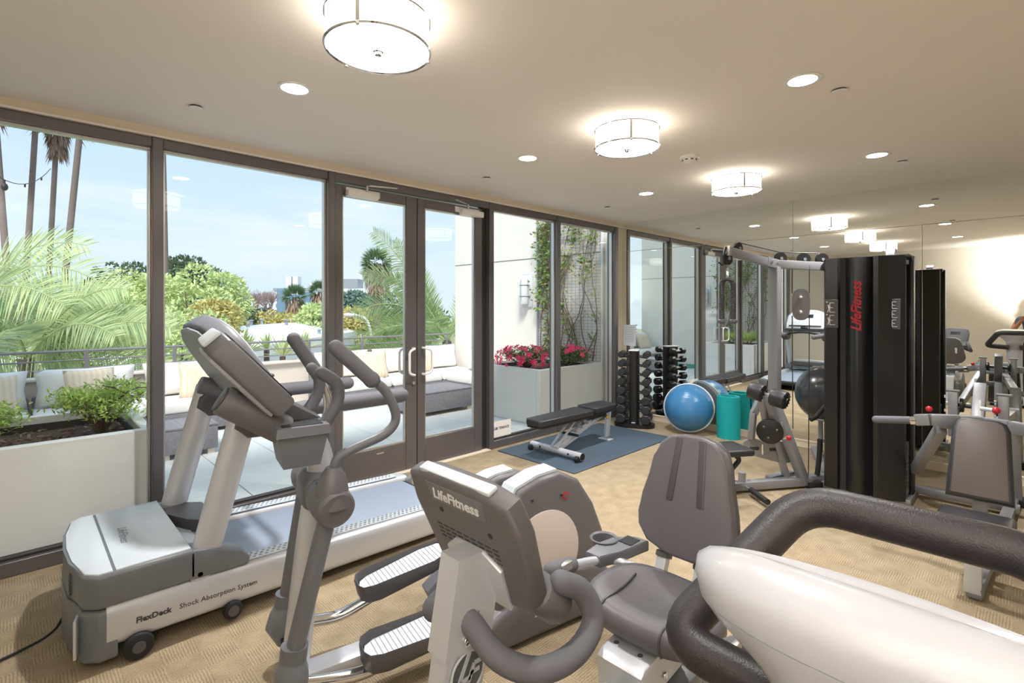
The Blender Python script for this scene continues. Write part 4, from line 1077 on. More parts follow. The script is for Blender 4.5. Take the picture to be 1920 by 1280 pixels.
for a in (20, 140, 260):
    MB().ball(g(-1.986 + 0.016 * math.cos(R(a)), -2.755 - 0.055 * math.cos(R(a)), 0.57 + 0.055 * math.sin(R(a))), 0.012, 10, 6).build('bolt', 'dark_plastic', cd)
MB().prism([(g(-1.70, 0, 0).x, 0.60), (g(-1.62, 0, 0).x, 0.66), (g(-1.56, 0, 0).x, 0.60), (g(-1.555, 0, 0).x, 0.50), (g(-1.62, 0, 0).x, 0.43), (g(-1.70, 0, 0).x, 0.46)], g(0, -2.765, 0).y, g(0, -2.755, 0).y, 'y').build('index_plate', 'steel_satin', G)
for k in range(5):
    MB().box(g(-1.575 - 0.004 * abs(k - 2), -2.767, 0.50 + k * 0.025), (0.016, 0.003, 0.011)).build('index_hole', 'bronze_dark', G)
# bent rear leg and slotted plate
MB().bar(g(-1.76, -2.52, 0.42), g(-1.73, -2.53, 0.66), 0.05, 0.06, 0.006).build('bent_leg', 'frame_grey', G)
MB().bar(g(-1.73, -2.53, 0.65), g(-1.64, -2.60, 0.86), 0.05, 0.06, 0.006).build('bent_leg', 'frame_grey', G)
MB().bar(g(-1.64, -2.60, 0.84), g(-1.69, -2.69, 0.90), 0.05, 0.06, 0.006).build('bent_leg', 'frame_grey', G)
sp = MB().rings([[g(-1.81 + dx, -2.47 + dy, z) + V(0.006, 0.005, 0) * q for dx, dy, z in ((0, 0, 0.40), (0.06, -0.055, 0.44), (0.13, -0.12, 0.40), (0.30, -0.29, 0.40), (0.33, -0.32, 0.22), (0.26, -0.25, 0.20), (0, 0, 0.30))] for q in (-1, 1)]).build('slot_plate', 'frame_grey', G)
for dx, z in ((0.07, 0.34), (0.2, 0.33)):
    MB().box(g(-1.81 + dx, -2.47 - dx * 0.97 - 0.0, z), (0.085, 0.03, 0.028), (0, 0, R(-44)), bev=0.006).build('slot', 'bronze_dark', sp)
MB().cyl(g(-1.80, -2.485, 0.345), g(-1.815, -2.50, 0.345), 0.016, 12).build('bolt', 'chrome', sp)
gbar('base_bar', (-1.62, -2.62, 0.05), (-1.30, -2.72, 0.05), 0.07, 0.06)
gbar('plate_post', (-1.52, -2.75, 0.05), (-1.60, -2.67, 0.42), 0.06, 0.05)
# snap hook hanging from the cam cable
MB().tube([g(-1.99, -2.70, 0.455), g(-1.99, -2.70, 0.37)], 0.008, 8).build('snap_hook', 'chrome', G)
# rear low frame, also the cradle for the stability ball
gbar('rear_bar', (-1.10, -2.96, 0.055), (-0.20, -2.62, 0.055), 0.07, 0.06)
for x, y in ((-0.62, -2.86), (-0.35, -2.72)):
    gbar('ball_cradle_leg', (x, y, 0.06), (x, y, 0.455), 0.04, 0.04)
MB().tube([g(-0.47 + 0.15 * math.cos(2 * math.pi * k / 28), -2.80 + 0.15 * math.sin(2 * math.pi * k / 28), 0.462) for k in range(28)], 0.014, 8, closed=True).build('ball_cradle', 'frame_grey', G)
MB().tube([g(-1.25, -2.985, 0.72), g(-1.34, -2.93, 0.62), g(-1.38, -2.90, 0.60)], 0.02, 10).build('low_handle', 'black_rubber', G)
MB().tube(spline([g(-1.30, -2.955, 0.42), g(-1.31, -2.95, 0.25), g(-1.33, -2.94, 0.10)], 5), 0.022, 10).build('hanging_strap', 'black_rubber', G)
# press station: bench, arms, uprights (towards the side wall)
MB().box(g(-2.72, -4.075, 0.425), (0.34, 0.33, 0.065), (0, R(4), 0), bev=0.026, seg=3).build('press_seat', 'upholstery_black', G)
mt = Matrix.Translation(g(-2.42, -4.075, 0.47)) @ Matrix.Rotation(R(25), 4, 'Y')
pad = [(-0.155, 0.0), (-0.135, 0.44), (-0.115, 0.485), (-0.08, 0.50), (0.08, 0.50), (0.115, 0.485), (0.135, 0.44), (0.155, 0.0)]
bp_ = MB().prism(pad, 0.0, 0.06, 'x', 0.02, 3).xf(mt).build('press_back_pad', 'upholstery_black', G)
MB().prism([(a * 0.83, 0.02 + b_ * 0.93) for a, b_ in pad], -0.003, 0.004, 'x', 0.001).xf(mt).build('pad_face', 'upholstery_brown', bp_)
gbar('seat_post', (-2.70, -4.065, 0.03), (-2.66, -4.07, 0.40), 0.075, 0.11, 'silver_paint')
gbar('press_base', (-2.75, -4.07, 0.04), (-0.68, -4.20, 0.04), 0.07, 0.06)
gbar('pad_post', (-2.36, -4.075, 0.06), (-2.20, -4.075, 0.85), 0.07, 0.06)
gbar('rear_upright', (-0.70, -4.21, 0.03), (-0.78, -4.19, 0.80), 0.085, 0.07)
gbar('cross_bar', (-1.0, -3.45, 0.06), (-1.0, -4.24, 0.06), 0.07, 0.06)
gbar('upright_brace', (-0.78, -4.19, 0.76), (-2.1, -4.08, 0.80), 0.06, 0.06)
MB().box(g(-0.68, -4.28, 0.035), (0.12, 0.14, 0.06), bev=0.006).build('rubber_foot', 'black_rubber', G)
pb = [(-2.10, -3.74, 0.845), (-2.12, -3.82, 0.862), (-2.06, -3.96, 0.868), (-2.02, -4.08, 0.868), (-2.06, -4.20, 0.868), (-2.12, -4.34, 0.862), (-2.10, -4.42, 0.845)]
prs = MB()
for a, b_ in zip(pb[:-1], pb[1:]):
    prs.bar(g(*a), g(*b_), 0.05, 0.075, 0.006)
prs.build('press_bar', 'frame_grey', G)
for s in (1, -1):
    yy = -4.08 + s * 0.34
    MB().cyl(g(-2.10, yy, 0.842), g(-2.10, yy + s * 0.03, 0.838), 0.03, 16).build('grip_collar', 'chrome', G)
    MB().tube([g(-2.10, yy + s * 0.03, 0.838), g(-2.13, yy + s * 0.22, 0.818)], 0.026, 16, roundend=True).build('press_grip', 'foam_grip', G)
gbar('press_link', (-2.05, -3.87, 0.80), (-1.30, -3.64, 0.30), 0.06, 0.075)
gbar('press_link', (-2.05, -3.86, 0.82), (-2.03, -4.10, 0.815), 0.05, 0.03)
for y in (-3.905, -4.165):
    pst = gbar('linkage_post', (-1.72, y, 0.70), (-1.72, y, 1.015), 0.055, 0.07)
    MB().box(g(-1.72, y, 1.02), (0.06, 0.075, 0.014), bev=0.003).build('post_cap', 'taupe_plastic', pst)
    for z in (0.88, 0.98):
        MB().cyl(g(-1.755, y + 0.036, z), g(-1.755, y + 0.046, z), 0.012, 12).build('bolt', 'chrome', pst)
gbar('linkage_centre', (-1.80, -4.03, 0.72), (-1.60, -4.045, 1.07), 0.07, 0.06)
MB().tube([g(-1.70, -3.93, 0.92), g(-1.70, -4.14, 0.91)], 0.014, 10).build('linkage_rod', 'black_plastic', G)
for y in (-3.95, -4.13):
    MB().cyl(g(-1.70, y - 0.012, 0.92), g(-1.70, y + 0.012, 0.92), 0.05, 20, 0.006).build('linkage_wheel', 'black_plastic', G)
gbar('linkage_foot', (-1.72, -3.88, 0.72), (-1.72, -4.19, 0.72), 0.05, 0.05)
gbar('linkage_stem', (-1.55, -4.04, 0.06), (-1.70, -4.04, 0.74), 0.07, 0.06)
MB().ball(g(-1.95, -4.135, 0.945), 0.023, 14, 10).build('adjust_knob', 'red_plastic', G)
MB().cyl(g(-1.93, -4.06, 0.945), g(-1.95, -4.12, 0.945), 0.014, 12).build('knob_stem', 'silver_paint', G)
MB().bar(g(-1.94, -4.055, 0.88), g(-1.92, -4.055, 1.0), 0.012, 0.012).build('index_tab', 'white_metal', G)
MB().ball(g(-2.0, -3.80, 0.915), 0.02, 14, 10).build('adjust_knob', 'red_plastic', G)

# rope hung from the boom
Rp = thing('triceps_rope', 'twisted black pull-down rope with ball ends hanging from the boom', 'rope', V(BE) + V(0, 0, -0.12))
MB().tube([(0.012 * math.cos(a), 0.0, -0.06 + 0.05 * math.sin(a)) for a in [2 * math.pi * k / 16 for k in range(16)]], 0.004, 8, closed=True).build('snap_hook', 'chrome', Rp)
for s in (-1, 1):
    wv = V(0.27, -0.96, 0) * s
    pts = [V(0, 0, -0.11), wv * 0.02 + V(0, 0, -0.112), wv * 0.036 + V(0, 0, -0.125), wv * 0.042 + V(0, 0, -0.15)] + [wv * 0.043 + V(0, 0, -0.15 - 0.028 * k) for k in range(1, 11)]
    pts = spline(pts, 4)
    strand = MB()
    for h in range(3):
        tw = [p + V(0.009 * math.cos(i * 0.9 + h * 2.094), 0.009 * math.sin(i * 0.9 + h * 2.094), 0) for i, p in enumerate(pts)]
        strand.tube(tw, 0.0135, 8)
    strand.build('rope_strand', 'hex_rubber', Rp)
    MB().lathe([(0.014, 0.0), (0.018, -0.02), (0.03, -0.028), (0.03, -0.045), (0.02, -0.055), (0.001, -0.055)], Matrix.Translation(pts[-1] + V(0, 0, 0.02)), 20).build('rope_end', 'dark_plastic', Rp)

# ------------------------------------------------------------------ stability ball resting in the cradle
o = MB().ball((0, 0, 0.29), 0.29, 36, 24).build('stability_ball', 'ball_grey')
o.location = (-0.47, -2.80, 0.427)
tag(o, 'large dark grey exercise ball wedged behind the gym tower', 'exercise ball')

# ------------------------------------------------------------------ rubber mat and weight bench
o = MB().box((0, 0, 0.006), (1.94, 1.10, 0.012), bev=0.003, seg=1).build('floor_mat', 'mat_rubber')
o.location = (-1.69, -0.65, 0)
tag(o, 'dark blue-grey rubber floor mat under the weight bench', 'mat')
W = thing('weight_bench', 'adjustable black padded weight bench on a silver frame', 'bench', (-2.0, -0.68, 0.012))
def pad_prism(x0, x1, z, w0, w1, name):
    pl = [(x0, -w0 * 0.35), (x0 + 0.03, -w0 * 0.5), (x1 - 0.03, -w1 * 0.5), (x1, -w1 * 0.42), (x1, w1 * 0.42), (x1 - 0.03, w1 * 0.5), (x0 + 0.03, w0 * 0.5), (x0, w0 * 0.35)]
    p = MB().prism(pl, z - 0.035, z + 0.035, 'z', 0.016, 3).build(name, 'upholstery_black', W)
    MB().prism([(x * 0.985 + (x0 + x1) / 2 * 0.015, y * 0.95) for x, y in pl], z - 0.052, z - 0.034, 'z').build('pad_board', 'black_plastic', p)
    return p
pad_prism(-0.70, 0.19, 0.405, 0.24, 0.29, 'back_pad')
pad_prism(0.205, 0.66, 0.42, 0.29, 0.26, 'seat_pad')
MB().bar((0.62, 0, 0.03), (0.66, 0, 0.37), 0.09, 0.03, 0.006, up=(0, 1, 0)).build('rear_leg', 'silver_paint', W)
MB().box((0.60, 0, 0.008), (0.10, 0.16, 0.014), bev=0.003).build('rear_foot', 'silver_paint', W)
MB().bar((0.64, 0, 0.36), (-0.35, 0, 0.07), 0.06, 0.05, 0.006).build('main_beam', 'silver_paint', W)
cb = MB().cyl((-0.33, -0.36, 0.055), (-0.33, 0.36, 0.055), 0.036, 20).build('front_crossbar', 'silver_paint', W)
for y in (-0.33, 0.33):
    w_ = MB().cyl((-0.38, y - 0.02, 0.032), (-0.38, y + 0.02, 0.032), 0.032, 18, 0.006).build('wheel', 'black_rubber', W)
    MB().bar((-0.38, y + 0.026, 0.035), (-0.33, y + 0.026, 0.055), 0.03, 0.008, up=(0, 1, 0)).build('wheel_bracket', 'silver_paint', w_)
    MB().cyl((-0.33, y + math.copysign(0.03, y), 0.055), (-0.33, y + math.copysign(0.036, y), 0.055), 0.036, 20).build('end_cap', 'black_rubber', cb)
for y in (-0.2, 0.2):
    MB().cyl((-0.367, y, 0.058), (-0.371, y, 0.058), 0.012, 12).build('bolt', 'bronze_dark', cb)
for y in (-0.04, 0.04):
    MB().bar((-0.36, y, 0.09), (-0.02, y, 0.35), 0.03, 0.012, 0.003, up=(0, 1, 0)).build('support_strut', 'silver_paint', W)
    MB().bar((-0.33, y, 0.06), (0.02, y, 0.16), 0.035, 0.012, 0.003, up=(0, 1, 0)).build('support_strut', 'silver_paint', W)
for k in range(3):
    MB().box((0.02 + 0.11 * k, 0, 0.215 + 0.035 * k), (0.06, 0.075, 0.035), (0, R(-16), 0), bev=0.004).build('ladder_notch', 'silver_paint', W)
MB().tube([(-0.08, -0.11, 0.185), (-0.08, 0.11, 0.185)], 0.016, 12).build('adjust_bar', 'black_rubber', W)
MB().box((0.40, 0, 0.345), (0.30, 0.10, 0.09), bev=0.01).build('seat_bracket', 'black_plastic', W)
MB().ball((0.50, -0.095, 0.30), 0.02, 12, 8).build('pull_pin', 'yellow_plastic', W)
MB().cyl((0.50, -0.05, 0.30), (0.50, -0.09, 0.30), 0.008, 8).build('pin_stem', 'chrome', W)

# ------------------------------------------------------------------ vertical dumbbell rack with eight pairs of hex dumbbells
yaw = R(24)
K = thing('dumbbell_rack', 'black upright dumbbell rack standing in the corner by the mirror', 'rack', (-0.50, -0.52, 0), yaw)
MB().rings([[V(0.155 * math.copysign(abs(math.cos(a)) ** 0.8, math.cos(a)), 0.27 * math.copysign(abs(math.sin(a)) ** 0.8, math.sin(a)), z) for a in [2 * math.pi * k / 32 for k in range(32)]] for z in (0.0, 0.05)]).build('base', 'black_plastic', K)
MB().rings([[V(0.115 * math.copysign(abs(math.cos(a)) ** 0.6, math.cos(a)), 0.062 * math.copysign(abs(math.sin(a)) ** 0.6, math.sin(a)), z) for a in [2 * math.pi * k / 32 for k in range(32)]] for z in (0.05, 1.03)]).build('pillar', 'shroud_black', K)
MB().box((0, 0, 1.037), (0.22, 0.13, 0.014), bev=0.004).build('top_label', 'white_print', K)
MB().box((-0.118, 0, 0.07), (0.004, 0.05, 0.012)).build('nameplate', 'white_print', K)
words = ['lowest', 'second', 'third', 'fourth', 'fifth', 'sixth', 'seventh', 'topmost']
Rz = Matrix.Rotation(yaw, 4, 'Z')
for i in range(8):
    z = 0.125 + i * 0.122
    rad = 0.066 - 0.0028 * i
    for s in (-1, 1):
        MB().tube([(-0.045, s * 0.05, z - 0.02), (-0.045, s * 0.10, z - 0.03), (-0.045, s * 0.16, z - 0.032)], 0.012, 8).build('saddle_arm', 'black_plastic', K)
        MB().tube([(0.045, s * 0.05, z - 0.02), (0.045, s * 0.10, z - 0.03), (0.045, s * 0.16, z - 0.032)], 0.012, 8).build('saddle_arm', 'black_plastic', K)
        d = thing('hex_dumbbell', 'black hex dumbbell on the %s level of the rack, %s side' % (words[i], 'window' if s > 0 else 'open floor'), 'dumbbell', V(-0.50, -0.52, 0) + (Rz @ V(0, s * 0.165, z)), yaw, 'hex dumbbells on the upright rack')
        L = 0.075 + 0.006 * (7 - i)
        for e in (-1, 1):
            hx = MB()
            rg = []
            for xx, rr in ((0.052, rad * 0.62), (0.058, rad * 0.98), (0.052 + L - 0.012, rad), (0.052 + L, rad * 0.80)):
                rg.append([V(e * xx, rr * math.cos(2 * math.pi * k / 8 + 0.39), rr * math.sin(2 * math.pi * k / 8 + 0.39)) for k in range(8)])
            hx.rings(rg).build('hex_head', 'hex_rubber', d, True, 20)
        MB().tube([(-0.06, 0, 0), (-0.03, 0, 0), (0, 0, 0), (0.03, 0, 0), (0.06, 0, 0)], [0.013, 0.016, 0.018, 0.016, 0.013], 12).build('handle', 'steel_satin', d)

# ------------------------------------------------------------------ dome trainer leaning against the mirror, rolled mat
D_ = thing('balance_dome', 'shiny blue half-ball balance trainer leaning on the mirror', 'balance trainer', (-0.30, -1.20, 0))
tilt = Matrix.Translation((0.02, 0, 0.318)) @ Matrix.Rotation(R(-72), 4, 'Y') @ Matrix.Rotation(R(0), 4, 'Z')
fix = Matrix.Rotation(R(22), 4, 'Z')
rr = 0.300
MB().lathe([(rr, 0.0)] + [(rr * math.cos(R(a)) ** 0.85 if a < 89 else 0.001, 0.285 * math.sin(R(a))) for a in (8, 18, 28, 38, 48, 58, 68, 76, 82, 86, 90)], fix @ tilt, 56).build('dome', 'dome_blue', D_, angle=80)
MB().lathe([(0.001, -0.055), (0.20, -0.055), (0.30, -0.045), (0.318, -0.02), (0.318, 0.005), (0.30, 0.012), (0.001, 0.012)], fix @ tilt, 56).build('platform', 'building_grey', D_)
MB().lathe([(0.298, 0.012), (0.315, 0.008), (0.3195, -0.004), (0.3195, -0.012), (0.31, -0.016)], fix @ tilt, 56).build('rim', 'pale_plastic', D_)
for s in (-1, 1):
    MB().box((0, s * 0.29, -0.045), (0.10, 0.05, 0.03), bev=0.008).xf(fix @ tilt).build('grip_handle', 'black_plastic', D_)
Y_ = thing('exercise_mat', 'teal foam exercise mat rolled up and standing by the mirror', 'mat', (-0.185, -1.67, 0))
mb = MB()
th, rings = 0.0, []
N_ = 84
pi_, po_ = [], []
for k in range(N_ + 1):
    a = k / N_ * 2 * math.pi * 2.35
    r_ = 0.052 + 0.0165 * a / (2 * math.pi) * 1.35 + 0.010
    pi_.append(V(math.cos(a + 2.4) * r_, math.sin(a + 2.4) * r_ * 1.05, 0)); po_.append(V(math.cos(a + 2.4) * (r_ + 0.013), math.sin(a + 2.4) * (r_ + 0.013) * 1.05, 0))
sec = []
for k in range(N_ + 1):
    sec.append([pi_[k], po_[k], po_[k] + V(0, 0, 0.515), pi_[k] + V(0, 0, 0.515)])
mb.rings(sec)
mb.xf(Matrix.Diagonal((1.12, 1.12, 1, 1))).build('rolled_sheet', 'teal_foam', Y_)
MB().tube(spline([(0.0, 0.135, 0.50), (0.0, 0.15, 0.40), (0.0, 0.15, 0.2), (0.0, 0.14, 0.02)], 4), 0.006, 6).build('carry_strap', 'hose_green', Y_)

# ------------------------------------------------------------------ terrace
TZ = -0.02
te = struct(MB().box((-3.7, 2.2, TZ - 0.131), (8.0, 4.5, 0.2)).build('terrace', 'joint'), 'terrace bed under the pavers')
pv_me = None
for i in range(13):
    for j in range(7):
        x, y = -7.19 + i * 0.61, 0.43 + j * 0.61
        if y > 4.25 or x > 0.4: continue
        if pv_me is None:
            p = MB().box((0, 0, 0), (0.602, 0.602, 0.03), bev=0.003, seg=1).build('paver', 'paver', te, False); pv_me = p.data
        else:
            p = bpy.data.objects.new('paver', pv_me); C.objects.link(p); p.parent = te
        p.location = (x, y, TZ - 0.015)
# parapet with a rail on top
pr = struct(MB().box((-3.7, 4.42, 0.34), (8.0, 0.20, 0.74)).build('wall_parapet', 'parapet_paint'), 'low cream parapet wall around the terrace')
MB().box((-3.7, 4.40, 0.715), (8.0, 0.28, 0.03), bev=0.004, seg=1).build('coping', 'parapet_paint', pr)
o = thing('parapet_railing', 'grey metal railing with three bars on top of the parapet', 'railing', (-3.4, 4.38, 0.73))
for z, r_ in ((0.325, 0.017), (0.205, 0.010), (0.095, 0.010)):
    MB().cyl((-4.1, 0, z), (3.50, 0, z), r_, 8).build('bar', 'rail_metal', o)
for x in (-6.85, -5.87, -4.89, -3.91, -2.93, -1.94, -0.96, 0.02):
    p = MB().box((x + 3.4, 0, 0.17), (0.045, 0.03, 0.34), bev=0.004, seg=1).build('rail_post', 'rail_metal', o)
    MB().box((x + 3.4, 0, 0.006), (0.10, 0.08, 0.012)).build('foot_plate', 'rail_metal', p)
# neighbouring building wall on the right
bw = struct(MB().box((0.42, 2.31, 1.6), (0.62, 3.80, 5.2)).build('wall_terrace', 'stucco'), 'cream stucco side wall of the terrace')
MB().box((0.108, 2.31, 2.50), (0.006, 3.8, 0.012)).build('joint_line', 'joint', bw)
struct(MB().box((0.43, 0.285, 1.6), (0.62, 0.23, 5.2)).build('wall_return', 'stucco'))
we = struct(MB().box((-7.82, 2.31, 1.6), (0.62, 3.80, 5.2)).build('wall_terrace_end', 'stucco'), 'cream stucco wall closing the other end of the terrace')
MB().box((-7.508, 2.31, 2.50), (0.006, 3.8, 0.012)).build('joint_line', 'joint', we)
struct(MB().box((-7.83, 0.285, 1.6), (0.62, 0.23, 5.2)).build('wall_end_return', 'stucco'))
# wall lamp
def lantern(label, loc, rz):
    o = thing('wall_lantern', label, 'wall lamp', loc, rz)
    MB().box((-0.012, 0, 0.30), (0.022, 0.24, 0.60), bev=0.02, seg=3).build('back_plate', 'lamp_white', o)
    MB().lathe([(0.001, 0.06), (0.075, 0.06), (0.085, 0.10), (0.085, 0.44), (0.07, 0.52), (0.03, 0.55), (0.001, 0.555)], Matrix.Translation((-0.10, 0, 0)), 28).build('glass', 'lamp_frost', o)
    MB().lathe([(0.001, 0.10), (0.05, 0.10), (0.05, 0.40), (0.001, 0.42)], Matrix.Translation((-0.10, 0, 0)), 20).build('diffuser', 'white_metal', o)
    for z in (0.20, 0.40):
        MB().tube([(-0.10 + 0.09 * math.cos(2 * math.pi * k / 24), 0.09 * math.sin(2 * math.pi * k / 24), z) for k in range(24)], 0.006, 6, closed=True).build('guard_ring', 'building_grey', o)
    for a in (90, 180, 270):
        MB().cyl((-0.10 + 0.09 * math.cos(R(a)), 0.09 * math.sin(R(a)), 0.10), (-0.10 + 0.09 * math.cos(R(a)), 0.09 * math.sin(R(a)), 0.50), 0.005, 6).build('guard_bar', 'building_grey', o)
lantern('frosted glass wall lamp on the stucco wall beside the azalea trellis', (0.106, 2.07, 1.62), 0)
lantern('frosted glass wall lamp on the end wall beyond the long planter', (-7.506, 2.12, 1.62), math.pi)

# ------------------------------------------------------------------ planters
def planter(name, label, x0, x1, y0, y1, h, soil, m_='planter_paint'):
    o = thing(name, label, 'planter', ((x0 + x1) / 2, (y0 + y1) / 2, TZ))
    w, d, t_ = (x1 - x0), (y1 - y0), 0.075
    for nm, c, s in (('wall', (0, -d / 2 + t_ / 2, h / 2), (w, t_, h)), ('wall', (0, d / 2 - t_ / 2, h / 2), (w, t_, h)), ('wall', (-w / 2 + t_ / 2, 0, h / 2), (t_, d - 2 * t_, h)), ('wall', (w / 2 - t_ / 2, 0, h / 2), (t_, d - 2 * t_, h))):
        MB().box(c, s, bev=0.006, seg=1).build(nm, m_, o)
    MB().box((0, 0, (h - soil) / 2), (w - 2 * t_ - 0.002, d - 2 * t_ - 0.002, h - soil)).build('soil', 'soil', o)
    for c, s in (((0, d / 2 - t_ - 0.008, h - soil + 0.03), (w - 2 * t_, 0.014, 0.06)), ((w / 2 - t_ - 0.008, 0, h - soil + 0.03), (0.014, d - 2 * t_, 0.06)), ((-w / 2 + t_ + 0.008, 0, h - soil + 0.03), (0.014, d - 2 * t_, 0.06))):
        MB().box(c, s).build('liner', 'planter_liner', o)
    return o
PA = planter('planter_box', 'long pale planter box with two green shrubs outside the treadmill window', -7.49, -5.80, 0.20, 1.42, 0.755, 0.12)
PB = planter('planter_box', 'tall pale planter box of pink azaleas beside the stucco wall', -1.39, 0.105, 0.41, 1.75, 0.775, 0.10, 'planter_wet')
chips = MB()
rc = random.Random(5)
for k in range(420):
    chips.box((rc.uniform(-0.75, 0.75), rc.uniform(-0.52, 0.52), 0.642 + rc.uniform(0, 0.012)), (rc.uniform(0.02, 0.06), rc.uniform(0.01, 0.02), 0.006), (rc.uniform(-.5, .5), rc.uniform(-.5, .5), rc.uniform(0, 3.1)))
co = chips.build('bark_chips', 'skirt', PA, False); co['kind'] = 'stuff'

def shrub(name, label, cat, loc, rx, ry, rz, zc, nleaf, lsize, seed, leafm, nb=9, blossoms=0, bsize=0.03, group=None, flat=0.0):
    o = thing(name, label, cat, loc, 0, group)
    rnd = random.Random(seed)
    tips = []
    st = MB()
    for k in range(nb):
        a = 2 * math.pi * k / nb + rnd.uniform(-.3, .3)
        e = V(math.cos(a) * rx * rnd.uniform(.5, .85), math.sin(a) * ry * rnd.uniform(.5, .85), zc + rz * rnd.uniform(-.3, .7))
        mid = V(e.x * 0.35 + rnd.uniform(-.04, .04), e.y * 0.35 + rnd.uniform(-.04, .04), e.z * 0.55)
        st.tube(spline([V(rnd.uniform(-.03, .03), rnd.uniform(-.03, .03), -0.02), mid, e], 4), [0.016 - 0.0012 * i for i in range(9)], 6)
        for q in range(5):
            b0 = mid.lerp(e, rnd.uniform(0.3, 1))
            e2 = b0 + V(rnd.uniform(-1, 1) * rx * .4, rnd.uniform(-1, 1) * ry * .4, rnd.uniform(-.2, .9) * rz * .5)
            st.tube([b0, b0.lerp(e2, .5) + V(0, 0, .015), e2], [0.006, 0.005, 0.003], 5)
            tips.append(e2)
        tips.append(e)
    st.build('branches', 'twig', o)
    L = []
    while len(L) < nleaf:
        t_ = rnd.choice(tips)
        p = t_ + V(rnd.gauss(0, rx * .16), rnd.gauss(0, ry * .16), rnd.gauss(0, rz * .16))
        n_ = V(p.x / rx, p.y / ry, (p.z - zc) / rz)
        if n_.length > 1.08 or p.z < 0.02: continue
        d = V(rnd.uniform(-1, 1), rnd.uniform(-1, 1), rnd.uniform(-.3, 1)).normalized()
        L.append((p, d, V(rnd.uniform(-.6, .6), rnd.uniform(-.6, .6), 1), lsize * rnd.uniform(.7, 1.3), lsize * rnd.uniform(.3, .5)))
    leaves('leaves', L, leafm, o)
    if blossoms:
        fm = None
        for k in range(blossoms):
            a, b_ = rnd.uniform(0, 2 * math.pi), math.asin(rnd.uniform(-.35, .95))
            nrm = V(math.cos(a) * math.cos(b_), math.sin(a) * math.cos(b_), math.sin(b_))
            p = V(nrm.x * rx * rnd.uniform(.85, 1.03), nrm.y * ry * rnd.uniform(.85, 1.03), zc + nrm.z * rz * rnd.uniform(.85, 1.03))
            if fm is None:
                fb = MB()
                for q in range(5):
                    c, s_ = math.cos(q * 1.2566), math.sin(q * 1.2566)
                    rot = lambda x, y, z: (x * c - y * s_, x * s_ + y * c, z)
                    f = [rot(0, 0, 0), rot(.5, -.32, .32), rot(1.0, -.26, .42), rot(1.08, 0, .36), rot(1.0, .26, .42), rot(.5, .32, .32)]
                    fb.bm.faces.new([fb.bm.verts.new(v) for v in f])
                fb.tube([(0, 0, 0.02), (0.1, 0, .35), (.25, 0, .6)], 0.03, 4)
                b0 = fb.build('blossom', 'petal', o, False); fm = b0.data
            else:
                b0 = bpy.data.objects.new('blossom', fm); C.objects.link(b0); b0.parent = o
            b0.location = p
            q = nrm.to_track_quat('Z', 'Y')
            b0.rotation_euler = (q.to_matrix().to_4x4() @ Matrix.Rotation(rnd.uniform(0, 6), 4, 'Z')).to_euler()
            sc = bsize * rnd.uniform(.8, 1.25)
            b0.scale = (sc, sc, sc)
    return o
shrub('round_shrub', 'bushy bright green shrub in the long planter, nearer the glass doors', 'shrub', (-6.05, 0.78, 0.615), 0.36, 0.34, 0.20, 0.25, 3400, 0.04, 3, 'leaf_shrub')
shrub('round_shrub', 'green shrub in the long planter, nearer the end wall', 'shrub', (-6.80, 0.72, 0.615), 0.36, 0.34, 0.17, 0.22, 3000, 0.04, 4, 'leaf_shrub')
shrub('azalea_bush', 'azalea bush covered in hot pink blossoms near the planter corner', 'flowering shrub', (-0.98, 1.08, 0.655), 0.46, 0.50, 0.20, 0.19, 1500, 0.045, 11, 'leaf_azalea', 9, 95, 0.040)
shrub('azalea_bush', 'leafy azalea bush with few pink blossoms against the trellis', 'flowering shrub', (-0.36, 0.72, 0.655), 0.42, 0.36, 0.20, 0.19, 1500, 0.045, 12, 'leaf_azalea', 9, 34, 0.040)

# trellis and climbing vine on the wall behind the azaleas
wm = {}
def trellis(label, loc, sx):
    Tr = thing('wire_trellis', label, 'trellis', loc)
    def wire(a, b_):
        if 'w' not in wm:
            o_ = MB().cyl((0, 0, 0), (0, 0, 1), 0.0035, 5).build('wire', 'building_grey', Tr); wm['w'] = o_.data
        else:
            o_ = bpy.data.objects.new('wire', wm['w']); C.objects.link(o_); o_.parent = Tr
        d = V(b_) - V(a)
        o_.location = a
        o_.rotation_euler = d.to_track_quat('Z', 'Y').to_euler()
        o_.scale = (1, 1, d.length)
    for k in range(17):
        wire((0, -0.66 + k * 0.083, 0), (0, -0.66 + k * 0.083, 2.35))
    for k in range(48):
        wire((-0.008 * sx, -0.66, k * 0.05), (-0.008 * sx, 0.67, k * 0.05))
    for y, w, m_ in ((-0.69, 0.04, 'lamp_white'), (0.69, 0.03, 'building_grey')):
        MB().box((0, y, 1.2), (0.03, w, 2.5), bev=0.004).build('trellis_post', m_, Tr)
